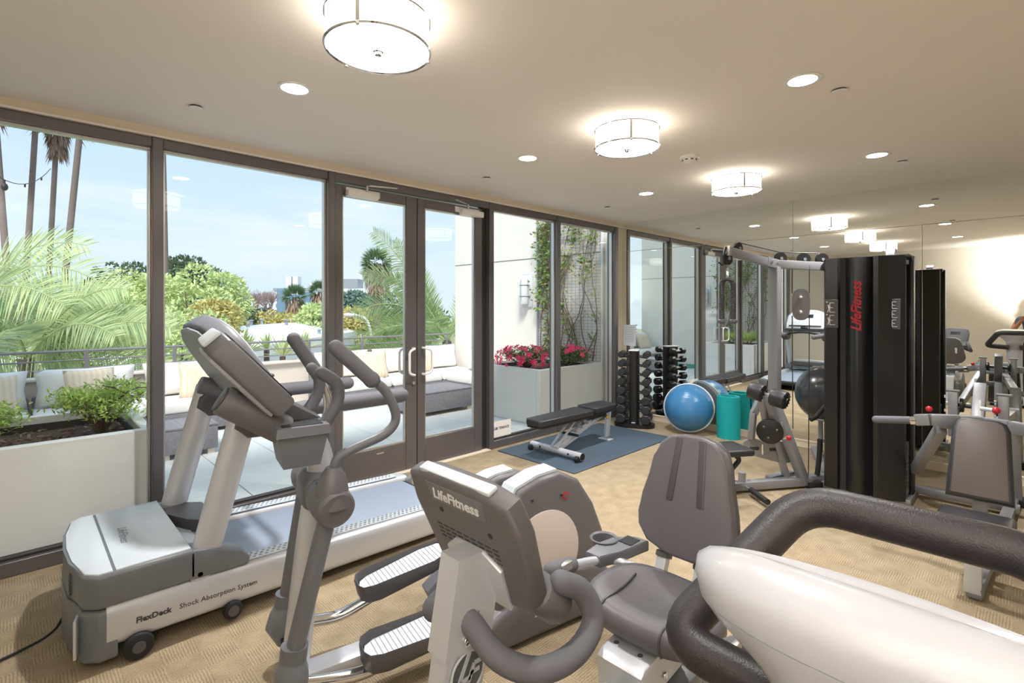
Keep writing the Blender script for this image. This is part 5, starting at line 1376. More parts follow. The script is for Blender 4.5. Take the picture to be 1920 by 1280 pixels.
def vine(label, loc, sx, seed0):
    Vn = thing('climbing_vine', label, 'vine', loc)
    rv = random.Random(seed0)
    stm, lv = MB(), []
    def leaf(r_, p):
        d = V(r_.uniform(-1, .1) * sx, r_.uniform(-1, 1), r_.uniform(-.8, .8))
        lv.append((p + d * r_.uniform(.01, .08), d, V(-sx, r_.uniform(-.4, .4), r_.uniform(0, .6)), r_.uniform(.05, .085), r_.uniform(.028, .045)))
    def stem(y0, n, seed, leafy):
        r_ = random.Random(seed)
        p = V(-0.01 * sx, y0, 0); pts = [p.copy()]
        dy = r_.uniform(-.3, .3)
        for k in range(n):
            dy = max(-.6, min(.6, dy + r_.uniform(-.35, .35)))
            p = p + V(r_.uniform(-.006, .006), dy * 0.12, 0.12)
            p.x = sx * max(-0.04, min(-0.005, sx * p.x)); p.y = max(-0.6, min(0.60, p.y)); dy = -abs(dy) if p.y > 0.55 else dy
            pts.append(p.copy())
            if r_.random() < (0.5 if leafy else (0.12 if p.z < 1.1 else 0.45)):
                for q in range(r_.randint(5, 13)): leaf(r_, p)
            if k > 2 and r_.random() < 0.35:
                e = p + V(0, r_.uniform(-.3, .3), r_.uniform(.05, .3))
                e.y = max(-0.62, min(0.64, e.y))
                stm.tube(spline([p, p.lerp(e, .5) + V(0, 0.03, 0), e], 3), 0.003, 5)
        stm.tube(spline(pts, 3), [0.010 - 0.006 * i / (3 * n) for i in range(3 * n + 1)], 6)
    for k in range(15):
        stem(-0.50 + k * 0.075 + rv.uniform(-.03, .03), 19, seed0 + 100 + k, False)
    for k in range(2):
        stem(0.44 + k * 0.08, 19, seed0 + 300 + k, True)
    for k in range(700):
        z = rv.uniform(0.8, 2.35); y = min(.80, max(.2, rv.gauss(0.52, 0.11))) if rv.random() < .5 else rv.uniform(-.55, .4)
        if y < 0.3 and z < 1.5 + rv.uniform(-.4, .5): continue
        leaf(rv, V(-.02 * sx, y, z))
    stm.build('stems', 'twig', Vn)
    leaves('leaves', lv, 'leaf_vine', Vn)
trellis('wire grid trellis on the stucco wall behind the azaleas', (0.082, 1.12, 0.76), 1)
vine('climbing vine with bare stems and leafy tufts above the azaleas', (0.05, 1.10, 0.765), 1, 21)
trellis('wire grid trellis on the end wall behind the long planter', (-7.482, 1.12, 0.745), -1)
vine('leafy climbing vine on the end wall behind the long planter', (-7.45, 1.10, 0.745), -1, 61)

# ------------------------------------------------------------------ rattan corner sofa and tables
def pillow(w, h, t_, n=10):
    vs, fs = [], []
    for side in (1, -1):
        for i in range(n + 1):
            for j in range(n + 1):
                u, v = i / n * 2 - 1, j / n * 2 - 1
                e = (1 - u ** 4) ** .5 * (1 - v ** 4) ** .5
                pin = 1 - 0.07 * (1 - abs(u)) * abs(v) - 0.0
                pin2 = 1 - 0.07 * (1 - abs(v)) * abs(u)
                vs.append((u * w / 2 * pin2, side * t_ / 2 * e, v * h / 2 * pin))
    m_ = (n + 1) ** 2
    for s in (0, 1):
        for i in range(n):
            for j in range(n):
                a = s * m_ + i * (n + 1) + j
                q = (a, a + 1, a + n + 2, a + n + 1)
                fs.append(q if s else q[::-1])
    me = bpy.data.meshes.new('cushion')
    me.from_pydata(vs, [], fs)
    bm = bmesh.new(); bm.from_mesh(me); bmesh.ops.remove_doubles(bm, verts=bm.verts, dist=0.0008); bm.to_mesh(me); bm.free()
    return me
def cushion(name, label, w, h, t_, loc, rx, rz, m_, group):
    o = mesh_obj(name, pillow(w, h, t_), m_, None, True, 180)
    o.location = loc; o.rotation_euler = (rx, 0, rz)
    return tag(o, label, 'cushion', group)
def sofa_unit(label, x0, x1, y0, y1, back=None):
    o = thing('rattan_sofa', label, 'sofa', ((x0 + x1) / 2, (y0 + y1) / 2, TZ), 0, 'grey rattan sofa units on the terrace')
    w, d = x1 - x0, y1 - y0
    MB().box((0, 0, 0.17), (w - 0.01, d, 0.24), bev=0.015, seg=2).build('base', 'rattan', o)
    MB().box((0, -0.01, 0.36), (w - 0.015, d - 0.02, 0.14), bev=0.035, seg=3).build('seat_cushion', 'cushion', o)
    if back == 'y':
        MB().box((0, d / 2 + 0.05, 0.30), (w - 0.005, 0.09, 0.50), bev=0.02, seg=2).build('back', 'rattan', o)
    if back == 'x':
        MB().box((w / 2 + 0.05, 0, 0.30), (0.09, d - 0.005, 0.50), bev=0.02, seg=2).build('back', 'rattan', o)
    for sx in (-1, 1):
        for sy in (-1, 1):
            MB().box((sx * (w / 2 - 0.06), sy * (d / 2 - 0.06), 0.026), (0.06, 0.06, 0.05)).build('foot', 'trim_paint', o)
    return o
names = ['by the far end wall', 'behind the round shrub', 'behind the treadmill uprights', 'under the tilted striped pillow', 'next to the corner unit']
xs = [(-7.42, -6.42), (-6.40, -5.38), (-5.36, -4.30), (-3.02, -1.97), (-1.95, -0.92)]
for i, (x, x_) in enumerate(xs):
    sofa_unit('grey rattan sofa unit with white seat, %s' % names[i], x, x_, 3.25, 4.12, 'y')
sofa_unit('grey rattan corner sofa unit with white seat by the stucco wall', -0.90, -0.02, 3.25, 4.12, 'y')
sofa_unit('grey rattan sofa unit with white seat along the stucco wall', -0.90, -0.12, 2.10, 3.23, 'x')
sg = 'white back cushions on the terrace sofa'
for i, x in enumerate((-6.92, -5.89, -4.83, -2.50, -1.44)):
    cushion('back_cushion', 'plump white back cushion on the sofa unit %s' % names[i], 0.98, 0.46, 0.24, (x, 4.0, 0.64), R(-12), 0, 'cushion', sg)
cushion('back_cushion', 'white back cushion in the corner of the sofa', 0.85, 0.46, 0.24, (-0.46, 4.0, 0.64), R(-12), 0, 'cushion', sg)
cushion('back_cushion', 'white back cushion leaning on the stucco wall side of the sofa', 0.95, 0.44, 0.22, (-0.20, 2.9, 0.63), R(-12), R(-90), 'cushion', sg)
pg = 'striped beige pillows on the terrace sofa'
cushion('throw_pillow', 'striped beige pillow on the sofa beyond the shrub', 0.50, 0.48, 0.17, (-5.88, 3.72, 0.64), R(-20), R(8), 'cushion_stripe', pg)
cushion('throw_pillow', 'striped beige pillow behind the treadmill uprights', 0.52, 0.50, 0.17, (-4.72, 3.66, 0.64), R(-20), R(-6), 'cushion_stripe', pg)
cushion('throw_pillow', 'striped beige pillow at the end of the sofa near the planter', 0.50, 0.48, 0.17, (-6.75, 3.70, 0.62), R(-22), R(10), 'cushion_stripe', pg)
cushion('throw_pillow', 'striped beige pillow tilted on the sofa behind the door handles', 0.52, 0.50, 0.17, (-2.12, 3.66, 0.63), R(-22), R(-10), 'cushion_stripe', pg)
cushion('throw_pillow', 'striped beige pillow next to the corner of the sofa', 0.46, 0.46, 0.16, (-1.10, 3.70, 0.63), R(-20), R(6), 'cushion_stripe', pg)
def table(label, x0, x1, y0, y1, h):
    o = thing('rattan_table', label, 'table', ((x0 + x1) / 2, (y0 + y1) / 2, TZ), 0, 'low rattan tables on the terrace')
    w, d = x1 - x0, y1 - y0
    MB().box((0, 0, 0.06 + (h - 0.08) / 2), (w, d, h - 0.08), bev=0.012).build('body', 'rattan', o)
    MB().box((0, 0, h - 0.012), (w + 0.01, d + 0.01, 0.024), bev=0.006).build('table_top', 'rattan', o)
    for sx in (-1, 1):
        for sy in (-1, 1):
            MB().box((sx * (w / 2 - 0.06), sy * (d / 2 - 0.06), 0.03), (0.07, 0.05, 0.06)).build('foot', 'trim_paint', o)
table('low grey rattan coffee table beyond the glass doors', -2.33, -1.25, 2.0, 2.72, 0.36)
table('grey rattan side table outside behind the treadmill', -5.45, -4.90, 2.12, 2.68, 0.34)
o = MB().tube([((0.34 - 0.012 * (k % 60) / 10) * math.cos(k * 0.21), (0.34 - 0.012 * (k % 60) / 10) * math.sin(k * 0.21), 0.012 + 0.018 * (k // 60)) for k in range(150)], 0.011, 6).build('garden_hose', 'hose_green')
o.location = (-6.6, 2.3, TZ)
tag(o, 'coiled green garden hose lying on the terrace pavers', 'hose')

# ------------------------------------------------------------------ palms and far trees
GZ = -6.0
struct(MB().box((60, 110, GZ - 0.5), (420, 205, 1.0)).build('ground', 'ground_earth'))
def frond_mesh(length, droop, rise, nl=34, ll=0.75, seed=0, wide=0.04, roll=55):
    r_ = random.Random(seed)
    sp = [V(length * s, 0, rise * length * s - droop * length * s * s) for s in [k / 12 for k in range(13)]]
    rach = MB().tube(sp, [0.022 * (1 - 0.85 * k / 12) + 0.003 for k in range(13)], 5)
    cr, sr = math.cos(R(roll)), math.sin(R(roll))
    for i in range(nl):
        s = 0.10 + 0.90 * i / (nl - 1)
        x = s * 12; k = min(int(x), 11); p = sp[k].lerp(sp[k + 1], x - k)
        t_ = (sp[k + 1] - sp[k]).normalized()
        nz = V(-t_.z, 0, t_.x)
        l_ = ll * (math.sin(math.pi * (0.18 + 0.75 * s)) ** .7) * r_.uniform(.85, 1.1)
        for sd in (-1, 1):
            sv = V(0, cr * sd, 0) + nz * sr * sd
            d = (t_ * 0.65 + sv * 0.9 + V(0, r_.uniform(-.12, .12), r_.uniform(-.15, .02))).normalized()
            e = p + d * l_ + V(0, 0, -0.10 * l_)
            mid = p + d * l_ * .5
            u = t_ * wide * .5
            rach.bm.faces.new([rach.bm.verts.new(q) for q in (p - u * .6, p + u * .6, mid + u, e, mid - u)])
    return rach
def coconut_palm(name, label, hub, fr, seed, group=None):
    base = V(hub.x + 0.25, hub.y + 0.15, GZ)
    o = thing(name, label, 'palm tree', base, 0, group)
    hb = hub - base
    MB().tube(spline([V(0, 0, 0), hb * 0.5 + V(0.15, 0.1, 0), hb], 6), [0.17 - 0.05 * i / 12 for i in range(13)], 12).build('trunk', 'bark', o)
    for k, (az, rise, ln, dr, roll) in enumerate(fr):
        f = frond_mesh(ln, dr, rise, int(24 + 14 * ln), 0.20 * ln + 0.22, seed + k, 0.032, roll).build('frond', 'leaf_palm', o, False)
        f.location = hb
        f.rotation_euler = (0, 0, R(az))
    return o
def ground(p): return V(p.x, p.y, GZ)
rest = [(60, .9, 2.2, .8, 20), (110, .9, 2.2, .8, 20), (160, .8, 2.2, .8, 30), (210, .9, 2.2, .8, 20), (-100, .9, 2.0, .8, 20)]
coconut_palm('coconut_palm', 'large feathery palm with arching fronds rising behind the parapet by the treadmill window', V(-7.698, 8.910, 0.949),
             [(-44, 1.33, 3.2, 1.02, 62), (-30, 1.75, 2.4, 1.0, 58), (-58, 1.0, 3.2, .78, 50), (-36, .62, 3.3, .55, 62), (-52, .30, 3.2, .36, 58), (-44, .05, 3.0, .25, 60), (-18, 1.1, 2.8, .9, 40), (-75, 1.5, 2.4, 1.0, 40), (-28, -.15, 2.8, .12, 60)] + rest, 40)
coconut_palm('coconut_palm', 'low feathery palm whose fronds arch towards the window mullion', V(-6.409, 7.086, 0.790),
             [(-44, .72, 2.3, .50, 60), (-25, .95, 2.0, .75, 55), (-62, .9, 2.0, .7, 50), (-44, .25, 2.3, .32, 60), (-40, -.05, 2.2, .15, 60), (136, .8, 1.8, .7, 60), (-44, 1.6, 1.6, .9, 60)] + rest, 60)
coconut_palm('coconut_palm', 'tall feathery palm behind the glass doors beside the stucco wall', V(1.499, 6.335, 0.729),
             [(136, 2.25, 1.9, .75, 60), (126, 1.7, 2.3, .95, 55), (146, 2.6, 1.3, .6, 55), (136, 1.25, 2.4, .95, 60), (136, .7, 2.4, .7, 62), (-50, 2.6, 1.3, .6, 60), (-44, 1.7, 1.7, .8, 60), (165, 2.0, 1.5, .9, 40), (105, 2.4, 1.5, .7, 45), (-66, 2.2, 1.4, .7, 50), (145, 0.1, 2.2, .25, 60), (-30, 2.9, 1.1, .6, 55), (136, 3.2, .9, .7, 60), (-44, .9, 1.8, .6, 60)] + rest, 80)
coconut_palm('coconut_palm', 'short bright palm whose fronds reach along the railing behind the glass doors', V(0.276, 6.275, 0.011),
             [(136, 1.05, 1.6, 1.0, 60), (120, 1.5, 1.25, 1.1, 55), (150, .7, 1.8, .7, 58), (136, .35, 1.8, .4, 60), (-44, 1.3, 1.25, 1.1, 60), (-30, .8, 1.5, .8, 55), (100, 2.0, 1.0, 1.0, 50), (136, .0, 1.7, .15, 60), (180, 1.4, 1.1, .9, 40)] + rest[:3], 100)

def fan_palm(label, base, top, rad, seed, crown=1.0, skirt=1.0, lean=0.0):
    o = thing('fan_palm', label, 'palm tree', base, 0, 'tall fan palms')
    h = V(top) - V(base)
    MB().tube(spline([V(0, 0, 0), h * .5 + V(lean, 0, 0), h], 6), [rad * (1.15 - 0.3 * i / 12) for i in range(13)], 12).build('trunk', 'bark', o)
    r_ = random.Random(seed)
    L, S_ = [], []
    for k in range(int(70)):
        a = r_.uniform(0, 2 * math.pi); el = r_.uniform(-.5, 1.3)
        d = V(math.cos(a) * math.cos(el), math.sin(a) * math.cos(el), math.sin(el))
        c = h + d * crown * .55
        for q in range(11):
            dd = (d + V(r_.uniform(-.6, .6), r_.uniform(-.6, .6), r_.uniform(-.6, .4))).normalized()
            L.append((c, dd, V(r_.uniform(-1, 1), r_.uniform(-1, 1), 1), crown * r_.uniform(.5, .8), crown * 0.07))
    leaves('crown', L, 'leaf_fan', o)
    for k in range(260):
        a = r_.uniform(0, 2 * math.pi); z = r_.uniform(0, 1)
        p = h + V(math.cos(a) * rad * (1.6 + z), math.sin(a) * rad * (1.6 + z), -skirt * 1.3 * (1 - z))
        S_.append((p, V(math.cos(a) * .35, math.sin(a) * .35, -1), V(math.cos(a), math.sin(a), .2), skirt * r_.uniform(.4, .8), skirt * .1))
    leaves('skirt', S_, 'skirt', o)
    return o
# tall trunks rising past the window head: the crowns stand above the view
for p0, p1, sd, lb in (
        (V(-6.175, 26.181, 4.080), V(-5.843, 25.856, 11.506), 52, 'tall slim palm trunk rising behind the feathery palm, furthest along the window'),
        (V(-5.383, 28.206, 4.304), V(-5.130, 27.958, 10.506), 94, 'tall palm with a brown hanging skirt under its crown'),
        (V(-5.077, 22.304, 3.856), V(-4.580, 21.817, 10.607), 127, 'tall leaning palm trunk next to the palm with the brown skirt'),
        (V(-2.078, 20.765, 1.088), V(-2.220, 20.904, 11.057), 312, 'tall palm trunk half hidden by the window mullion'),
        (V(-6.779, 23.973, 2.801), V(-7.201, 24.387, 10.607), 14, 'tall palm trunk at the very end of the window')):
    dirv = (p1 - p0) / (p1.z - p0.z)
    base = p0 + dirv * (GZ - p0.z)
    fan_palm(lb, base, p1, 0.115, sd, 1.3, 1.1)
p = V(10.819, 26.327, 4.561); fan_palm('shaggy fan palm with drooping brown skirt before the long white block', ground(p), p, 0.30, 71, 1.0, 1.25)
p = V(30.779, 92.182, 3.524); fan_palm('distant fan palm in front of the glass office building', ground(p), p, 0.5, 72, 2.2, 3.0)
p = V(34.213, 88.815, 4.526); fan_palm('distant fan palm at the edge of the office building', ground(p), p, 0.5, 73, 2.0, 3.0)

def tree(label, c, rx, rz, n, ls, leafm, seed, group='leafy trees beyond the terrace'):
    base = V(c.x, c.y, GZ)
    o = thing('leafy_tree', label, 'tree', base, 0, group)
    r_ = random.Random(seed)
    h = c - base
    tr_ = MB().tube([V(0, 0, 0), h * .6, h], [rx * .09, rx * .06, rx * .03], 8)
    for k in range(8):
        a = r_.uniform(0, 6.28)
        tr_.tube([h * .6, h + V(math.cos(a) * rx * .6, math.sin(a) * rx * .6, r_.uniform(-.3, .5) * rz)], [rx * .03, rx * .012], 5)
    tr_.build('trunk', 'bark', o)
    blobs = []
    for k in range(26):
        a, b_ = r_.uniform(0, 6.28), math.asin(r_.uniform(-.8, 1))
        blobs.append((V(math.cos(a) * math.cos(b_) * rx * .72, math.sin(a) * math.cos(b_) * rx * .72, math.sin(b_) * rz * .72), r_.uniform(.22, .36)))
    L = []
    for k in range(n):
        c0, s = r_.choice(blobs)
        d = V(r_.gauss(0, 1), r_.gauss(0, 1), r_.gauss(0, 1)).normalized()
        p_ = h + c0 + V(d.x * rx * s, d.y * rx * s, d.z * rz * s)
        L.append((p_, V(d.x + r_.uniform(-.8, .8), d.y + r_.uniform(-.8, .8), d.z + r_.uniform(-.8, .6)), d + V(0, 0, .5), ls * r_.uniform(.7, 1.3), ls * r_.uniform(.4, .6)))
    leaves('crown', L, leafm, o)
    return o
tree('pale yellow-green tree behind the treadmill console', V(-2.157, 15.241, 1.692), 1.55, 1.3, 5200, 0.17, 'leaf_light', 1)
tree('pale yellow-green tree beside the window mullion', V(-3.351, 17.812, 1.924), 1.4, 1.0, 4200, 0.17, 'leaf_light', 2)
tree('dark tree top rising behind the pale tree', V(-0.845, 23.758, 2.329), 1.9, 1.6, 3600, 0.24, 'leaf_dark', 3)
tree('dark tree top between the feathery palms and the pale trees', V(-2.526, 28.206, 2.744), 1.6, 1.1, 2600, 0.24, 'leaf_dark', 4)
tree('pale green tree low behind the parapet by the palms', V(-4.427, 16.066, 1.215), 1.5, 1.2, 3600, 0.17, 'leaf_light', 5)
tree('yellowing bushy tree under the pale tree', V(-2.298, 12.579, 1.240), 0.75, 0.6, 2200, 0.13, 'leaf_yellow', 6)
tree('dark green hedge tree behind the railing at the treadmill', V(-3.732, 9.783, 0.810), 1.1, 0.8, 2800, 0.13, 'leaf_light', 16)
tree('blue-green round tree below the white block', V(20.042, 46.693, 1.852), 2.6, 1.5, 2600, 0.45, 'leaf_blue', 7)
tree('yellow roadside shrub tree under the blue-green tree', V(11.629, 31.134, 0.177), 2.4, 1.4, 2400, 0.35, 'leaf_yellow', 8)
tree('green tree at the edge of the white roof', V(8.002, 29.088, 0.831), 1.4, 1.1, 2200, 0.3, 'leaf_light', 9)
tree('yellow-green bush above the white roof', V(9.856, 41.274, 0.367), 2.6, 0.9, 2200, 0.35, 'leaf_yellow', 10)
tree('brownish bush beneath the bare trees', V(10.395, 49.148, 0.354), 3.0, 1.0, 2200, 0.4, 'leaf_dark', 11)
tree('dark tree filling the gap behind the door stile', V(15.447, 30.192, 0.607), 3.5, 2.2, 2600, 0.4, 'leaf_dark', 12)
tree('dark evergreen between the pale trees and the white roof', V(5.805, 39.644, 0.607), 1.6, 1.2, 2200, 0.3, 'leaf_dark', 13)
tree('blue-green tree line far behind the feathery palms', V(-2.491, 75.784, 0.734), 12, 3.0, 3600, 0.9, 'leaf_blue', 14)
def bare_tree(label, c, rx, rz, seed):
    base = V(c.x, c.y, GZ)
    o = thing('bare_tree', label, 'tree', base, 0, 'leafless trees by the office building')
    r_ = random.Random(seed)
    mb = MB()
    h = c - base - V(0, 0, rz)
    mb.tube([V(0, 0, 0), h], [0.22, 0.12], 7)
    def br(p, d, l, r0, lev):
        e = p + d * l
        mb.tube([p, p.lerp(e, .5) + V(r_.uniform(-.08, .08), r_.uniform(-.08, .08), .03) * l, e], [r0, r0 * .8, r0 * .55], 5)
        if lev > 0:
            for k in range(4):
                nd = (d + V(r_.uniform(-.75, .75), r_.uniform(-.75, .75), r_.uniform(-.2, .6))).normalized()
                br(e if k < 2 else p.lerp(e, r_.uniform(.5, .9)), nd, l * r_.uniform(.6, .8), r0 * .55, lev - 1)
    for k in range(6):
        a = k * 1.047 + r_.uniform(-.3, .3)
        br(h, V(math.cos(a) * rx * .5, math.sin(a) * rx * .5, rz * .8).normalized(), rz * .66, 0.055, 4)
    mb.build('branches', 'pale_twig', o)
bare_tree('wide leafless tree standing beyond the white roof', V(8.695, 45.213, 2.299), 1.7, 1.5, 1)
bare_tree('smaller leafless tree next to the office building', V(10.550, 46.195, 2.329), 1.2, 1.3, 2)

# far buildings
def place(o, p, rot=0):
    o.location = (p.x, p.y, p.z); o.rotation_euler = (0, 0, R(45.57 - 90 + rot))
o = thing('office_building', 'white office block with blue glass far beyond the trees', 'building'); place(o, V(41.138, 117.035, 0.354)); o.scale = (1.3, 1, 1.75)
w_ = 8.6
MB().box((0, 3, -3), (w_, 6, 12.0)).build('wall', 'building_white', o)
for k in range(4):
    MB().box((0.2, -0.05, 2.2 - k * 1.25), (w_ * .96, .2, .45)).build('window', 'building_glass', o)
MB().box((2.2, -0.15, 0.2), (2.1, .3, 5.2)).build('window', 'building_glass', o)
MB().box((-2.6, -0.15, 1.4), (2.2, .3, 3.6)).build('window', 'building_glass', o)
MB().box((0, 3, 3.15), (w_ + .3, 6.3, .35)).build('roof', 'building_grey', o)
for x, h_ in ((-2.3, 1.7), (-1.1, 1.7), (2.0, .8)):
    MB().box((x, 3, 3.3 + h_ / 2), (.95, 2, h_)).build('roof_plant', 'building_white', o)
o = thing('apartment_block', 'long white flat-roofed block behind the fan palm', 'building'); place(o, V(46.944, 97.340, 1.736)); o.scale = (1.0, 1, 1.25)
MB().box((0, 3, -1.5), (9.5, 6, 9.4)).build('wall', 'building_white', o)
MB().box((-2.4, 2, 4.0), (3.6, 4, 1.7)).build('roof_plant', 'building_grey', o)
for k in range(5):
    MB().box((-3.8 + k * 1.0, -0.02, 2.2), (.6, .1, .5)).build('window', 'building_grey', o)
o = thing('white_roof_house', 'low white flat-roofed building just beyond the parapet', 'building'); place(o, V(4.530, 26.891, 0.481))
hs = MB().prism([(-2.6, -0.2), (-2.0, 0.05), (0.2, 0.05), (2.9, -0.55), (2.9, -1.0), (-2.6, -1.0)], -15.0, 6.0, 'y').build('roof', 'roof_white', o)
MB().box((0.15, -4.5, -3.45), (5.2, 20.5, 5.0)).build('wall', 'building_white', o)
for x, y in ((-1.8, 0.5), (-0.7, -2.0), (0.1, 1.0), (2.4, 0.2), (-2.4, 3.0)):
    zz = 0.05 if x < 0.2 else 0.05 - (x - 0.2) * .25
    st_ = MB().cyl((x, y, zz - .05), (x, y, zz + .3), .09, 10).build('vent_pipe', 'building_grey', hs)
    MB().lathe([(.001, .36), (.15, .32), (.15, .28), (.001, .28)], Matrix.Translation((x, y, zz)), 12).build('cap', 'building_grey', st_)
# agave-like rosettes planted outside the railing
def rosette(label, c, r_, seed):
    o = thing('spiky_rosette', label, 'plant', c, 0, 'spiky rosettes behind the railing')
    rn = random.Random(seed)
    MB().tube([(0, 0, -0.9), (0, 0, 0)], 0.05, 8).build('stem', 'bark', o)
    for k in range(34):
        a = rn.uniform(0, 6.28); el = rn.uniform(.05, 1.35)
        d = V(math.cos(a) * math.cos(el), math.sin(a) * math.cos(el), math.sin(el))
        leaves('leaf', [(V(0, 0, 0), d, V(0, 0, 1), r_ * rn.uniform(.8, 1.1), r_ * .13)], 'leaf_palm', o, False)
rg = MB().box((-3.6, 5.7, 0.0), (7.0, 1.8, 0.4)).build('planting_strip', 'soil'); struct(rg, 'planted strip outside the parapet')
for k, (p, r_) in enumerate(((V(-3.636, 5.348, 0.813), .42), (V(-3.293, 4.592, 0.785), .40), (V(-3.240, 5.520, 0.835), .36), (V(-2.695, 5.126, 0.847), .38), (V(-3.460, 6.155, 0.921), .35))):
    rosette(['large spiky rosette behind the railing near the pale tree', 'large spiky rosette behind the middle of the railing', 'small spiky rosette set back between two larger ones', 'medium spiky rosette behind the railing closest to the door mullion', 'smallest spiky rosette set furthest back by the pale tree'][k], p, r_, 50 + k)
# street lamp and string of bulbs
p = V(5.797, 20.047, 1.236)
o = thing('street_lamp', 'white curved street lamp beyond the railing', 'street lamp', (p.x, p.y, GZ), R(45.57 - 90))
hh = p.z - GZ
MB().tube(fillet([(1.0, 0, 0), (1.0, 0, hh - .9), (0.75, 0, hh - .15), (0.15, 0, hh)], .5, 8), 0.06, 10).build('pole', 'lamp_white', o)
MB().ball((-0.1, 0, hh), (.32, .16, .12), 18, 10).build('lamp_head', 'lamp_white', o)
a, b_ = V(-6.938, 4.524, 3.493), V(-6.068, 8.572, 4.225)
o = thing('string_light', 'thin cable with a hanging bulb crossing the sky above the palms', 'string light', a)
pts = [(b_ - a) * (k / 12) + V(0, 0, -0.35 * (1 - (2 * k / 12 - 1) ** 2)) for k in range(13)]
MB().tube(pts, 0.006, 6).build('cable', 'bronze_dark', o)
for k in (4, 7, 10):
    sk = MB().cyl(pts[k], pts[k] + V(0, 0, -.05), .012, 8).build('socket', 'bronze_dark', o)
    if k == 4: MB().ball(pts[k] + V(0, 0, -.10), (.04, .04, .055), 14, 10).build('bulb', 'bronze_dark', sk)

# ------------------------------------------------------------------ photographer and tripod, seen only in the mirror
Tp = thing('tripod', 'black camera tripod in front of the plain wall', 'tripod', (-6.66, -4.32, 0))
MB().tube([(0, 0, 0.85), (0, 0, 1.50)], 0.016, 10).build('centre_column', 'black_plastic', Tp)
MB().box((0, 0, 1.37), (0.07, 0.07, 0.06), bev=0.01).build('shoulder', 'black_plastic', Tp)
for k in range(3):
    a = R(95 + 120 * k)
    lg_ = MB().tube([(math.cos(a) * .03, math.sin(a) * .03, 1.36), (math.cos(a) * .45, math.sin(a) * .45, 0.015)], [0.018, 0.011], 10).build('leg', 'black_plastic', Tp)
    MB().ball((math.cos(a) * .25, math.sin(a) * .25, 0.66), 0.024, 10, 8).build('leg_lock', 'black_plastic', lg_)
    MB().ball((math.cos(a) * .45, math.sin(a) * .45, 0.014), 0.014, 8, 6).build('foot', 'black_rubber', lg_)
cm = thing('camera_body', 'black stills camera mounted on the tripod', 'camera', (-6.66, -4.32, 1.50), R(45.57 - 90))
MB().box((0, 0.0, 0.06), (0.14, 0.06, 0.10), bev=0.012).build('body', 'black_plastic', cm)
MB().box((0, 0.0, 0.125), (0.06, 0.05, 0.04), bev=0.008).build('viewfinder', 'black_plastic', cm)
MB().cyl((0, 0.03, 0.06), (0, 0.075, 0.06), 0.036, 18, 0.004).build('lens', 'black_plastic', cm)
fl = MB().box((0, -0.03, 0.20), (0.07, 0.10, 0.05), (R(-35), 0, 0), bev=0.006).build('flash_head', 'black_plastic', cm)
# the flash, tilted back so that it bounces off the wall and ceiling behind the camera (its glow shows in the mirror)
fd = bpy.data.lights.new('flash_lamp', 'AREA')
fd.shape = 'DISK'; fd.size = 0.08; fd.energy = 46 * LAMP; fd.color = (0.98, 0.99, 1.0)
fo = bpy.data.objects.new('flash_lamp', fd); C.objects.link(fo); fo.parent = cm
q_ = Matrix.Rotation(R(45.57 - 90), 4, 'Z').inverted() @ V(-0.66, -0.45, 0.75)
fo.location = (0, -0.09, 0.27); fo.rotation_euler = q_.to_track_quat('-Z', 'Y').to_euler()

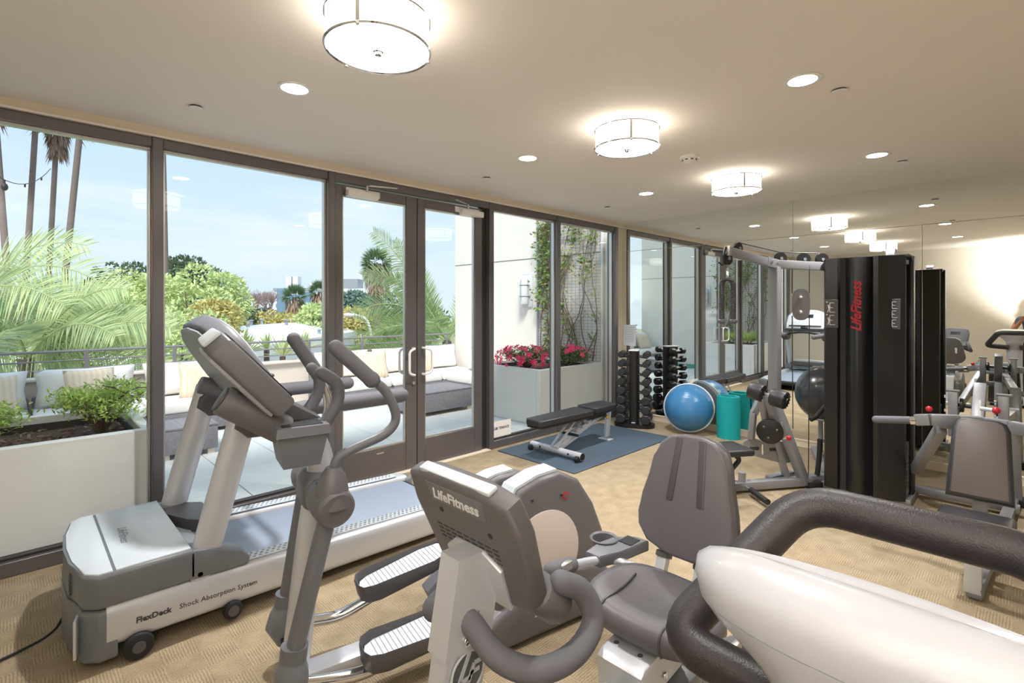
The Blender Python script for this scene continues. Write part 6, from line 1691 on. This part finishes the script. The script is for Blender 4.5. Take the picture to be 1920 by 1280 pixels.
def person(loc, rz):
    me = bpy.data.meshes.new('person')
    J, rad, E2 = [], [], []
    def jt(p, r_, par=None):
        J.append(p); rad.append(r_)
        if par is not None: E2.append((par, len(J) - 1))
        return len(J) - 1
    pel = jt((0, 0, .95), (.15, .12))
    wst = jt((0.01, 0, 1.10), (.13, .105), pel); chs = jt((0.0, 0, 1.30), (.16, .115), wst); nb_ = jt((0.0, 0, 1.46), (.075, .07), chs)
    nk = jt((0.02, 0, 1.53), (.052, .055), nb_); hd1 = jt((0.03, 0, 1.62), (.075, .085), nk); jt((0.03, 0, 1.72), (.07, .085), hd1)
    for s in (-1, 1):
        hp = jt((0, s * .10, .90), (.095, .095), pel); kn = jt((0.02, s * .12, .50), (.062, .062), hp); an = jt((-0.01, s * .13, .09), (.042, .045), kn)
        jt((.06, s * .135, .045), (.042, .035), an); jt((.15, s * .14, .035), (.035, .026), len(J) - 1)
        sh_ = jt((0, s * .19, 1.42), (.062, .06), chs); el = jt((.10, s * .27, 1.17), (.045, .045), sh_); wr_ = jt((.30, s * .15, 1.36), (.030, .028), el)
        pm = jt((.355, s * .115, 1.405), (.034, .024), wr_)
        for q, (dy, ln) in enumerate(((-.027, .85), (-.009, 1.0), (.009, .95), (.027, .78))):
            k0 = jt((.395, s * .105 + dy, 1.435), (.0095, .0095), pm); k1 = jt((.395 + .028 * ln, s * .09 + dy, 1.455 + 0.0), (.009, .009), k0); jt((.395 + .035 * ln, s * .072 + dy, 1.44), (.008, .008), k1)
        t0 = jt((.36, s * .085, 1.385), (.011, .011), pm); jt((.385, s * .062, 1.395), (.009, .009), t0)
    me.from_pydata(J, E2, [])
    o = bpy.data.objects.new('body', me); C.objects.link(o)
    sk = o.modifiers.new('skin', 'SKIN'); sk.use_smooth_shade = True
    for i, v in enumerate(me.skin_vertices[0].data):
        v.radius = rad[i]; v.use_root = (i == 0)
    sb = o.modifiers.new('sub', 'SUBSURF'); sb.levels = 2; sb.render_levels = 2
    dg = bpy.context.evaluated_depsgraph_get()
    m2 = bpy.data.meshes.new_from_object(o.evaluated_get(dg))
    bpy.data.objects.remove(o)
    m2.materials.clear()
    for nm in ('skin', 'cloth_shirt', 'cloth_dark', 'black_rubber'): m2.materials.append(M[nm])
    for p_ in m2.polygons:
        c = p_.center; p_.use_smooth = True
        if c.z < .075: p_.material_index = 3
        elif c.z < 1.0 and c.x < .22: p_.material_index = 2
        elif c.z < 1.475 and abs(c.y) < .25 and c.x < .12 and not (c.x > .07 and c.z < 1.28): p_.material_index = 1
        else: p_.material_index = 0
    root = thing('person', 'person in dark trousers and grey shirt standing behind the tripod', 'person', loc, rz)
    bo = bpy.data.objects.new('body', m2); C.objects.link(bo); bo.parent = root
    MB().ball((0.012, 0, 1.715), (.095, .082, .095), 20, 14).build('hair', 'hair', root)
    for s in (-1, 1):
        MB().ball((.112, s * .03, 1.665), (.008, .012, .007), 10, 6).build('eye', 'white_metal', root)
        MB().ball((.03, s * .082, 1.65), (.02, .01, .03), 10, 8).build('ear', 'skin', root)
    MB().ball((.122, 0, 1.64), (.018, .012, .022), 10, 8).build('nose', 'skin', root)
    MB().ball((.108, 0, 1.60), (.008, .024, .006), 10, 6).build('mouth', 'red_print', root)
person((-7.10, -4.36, 0), R(4))
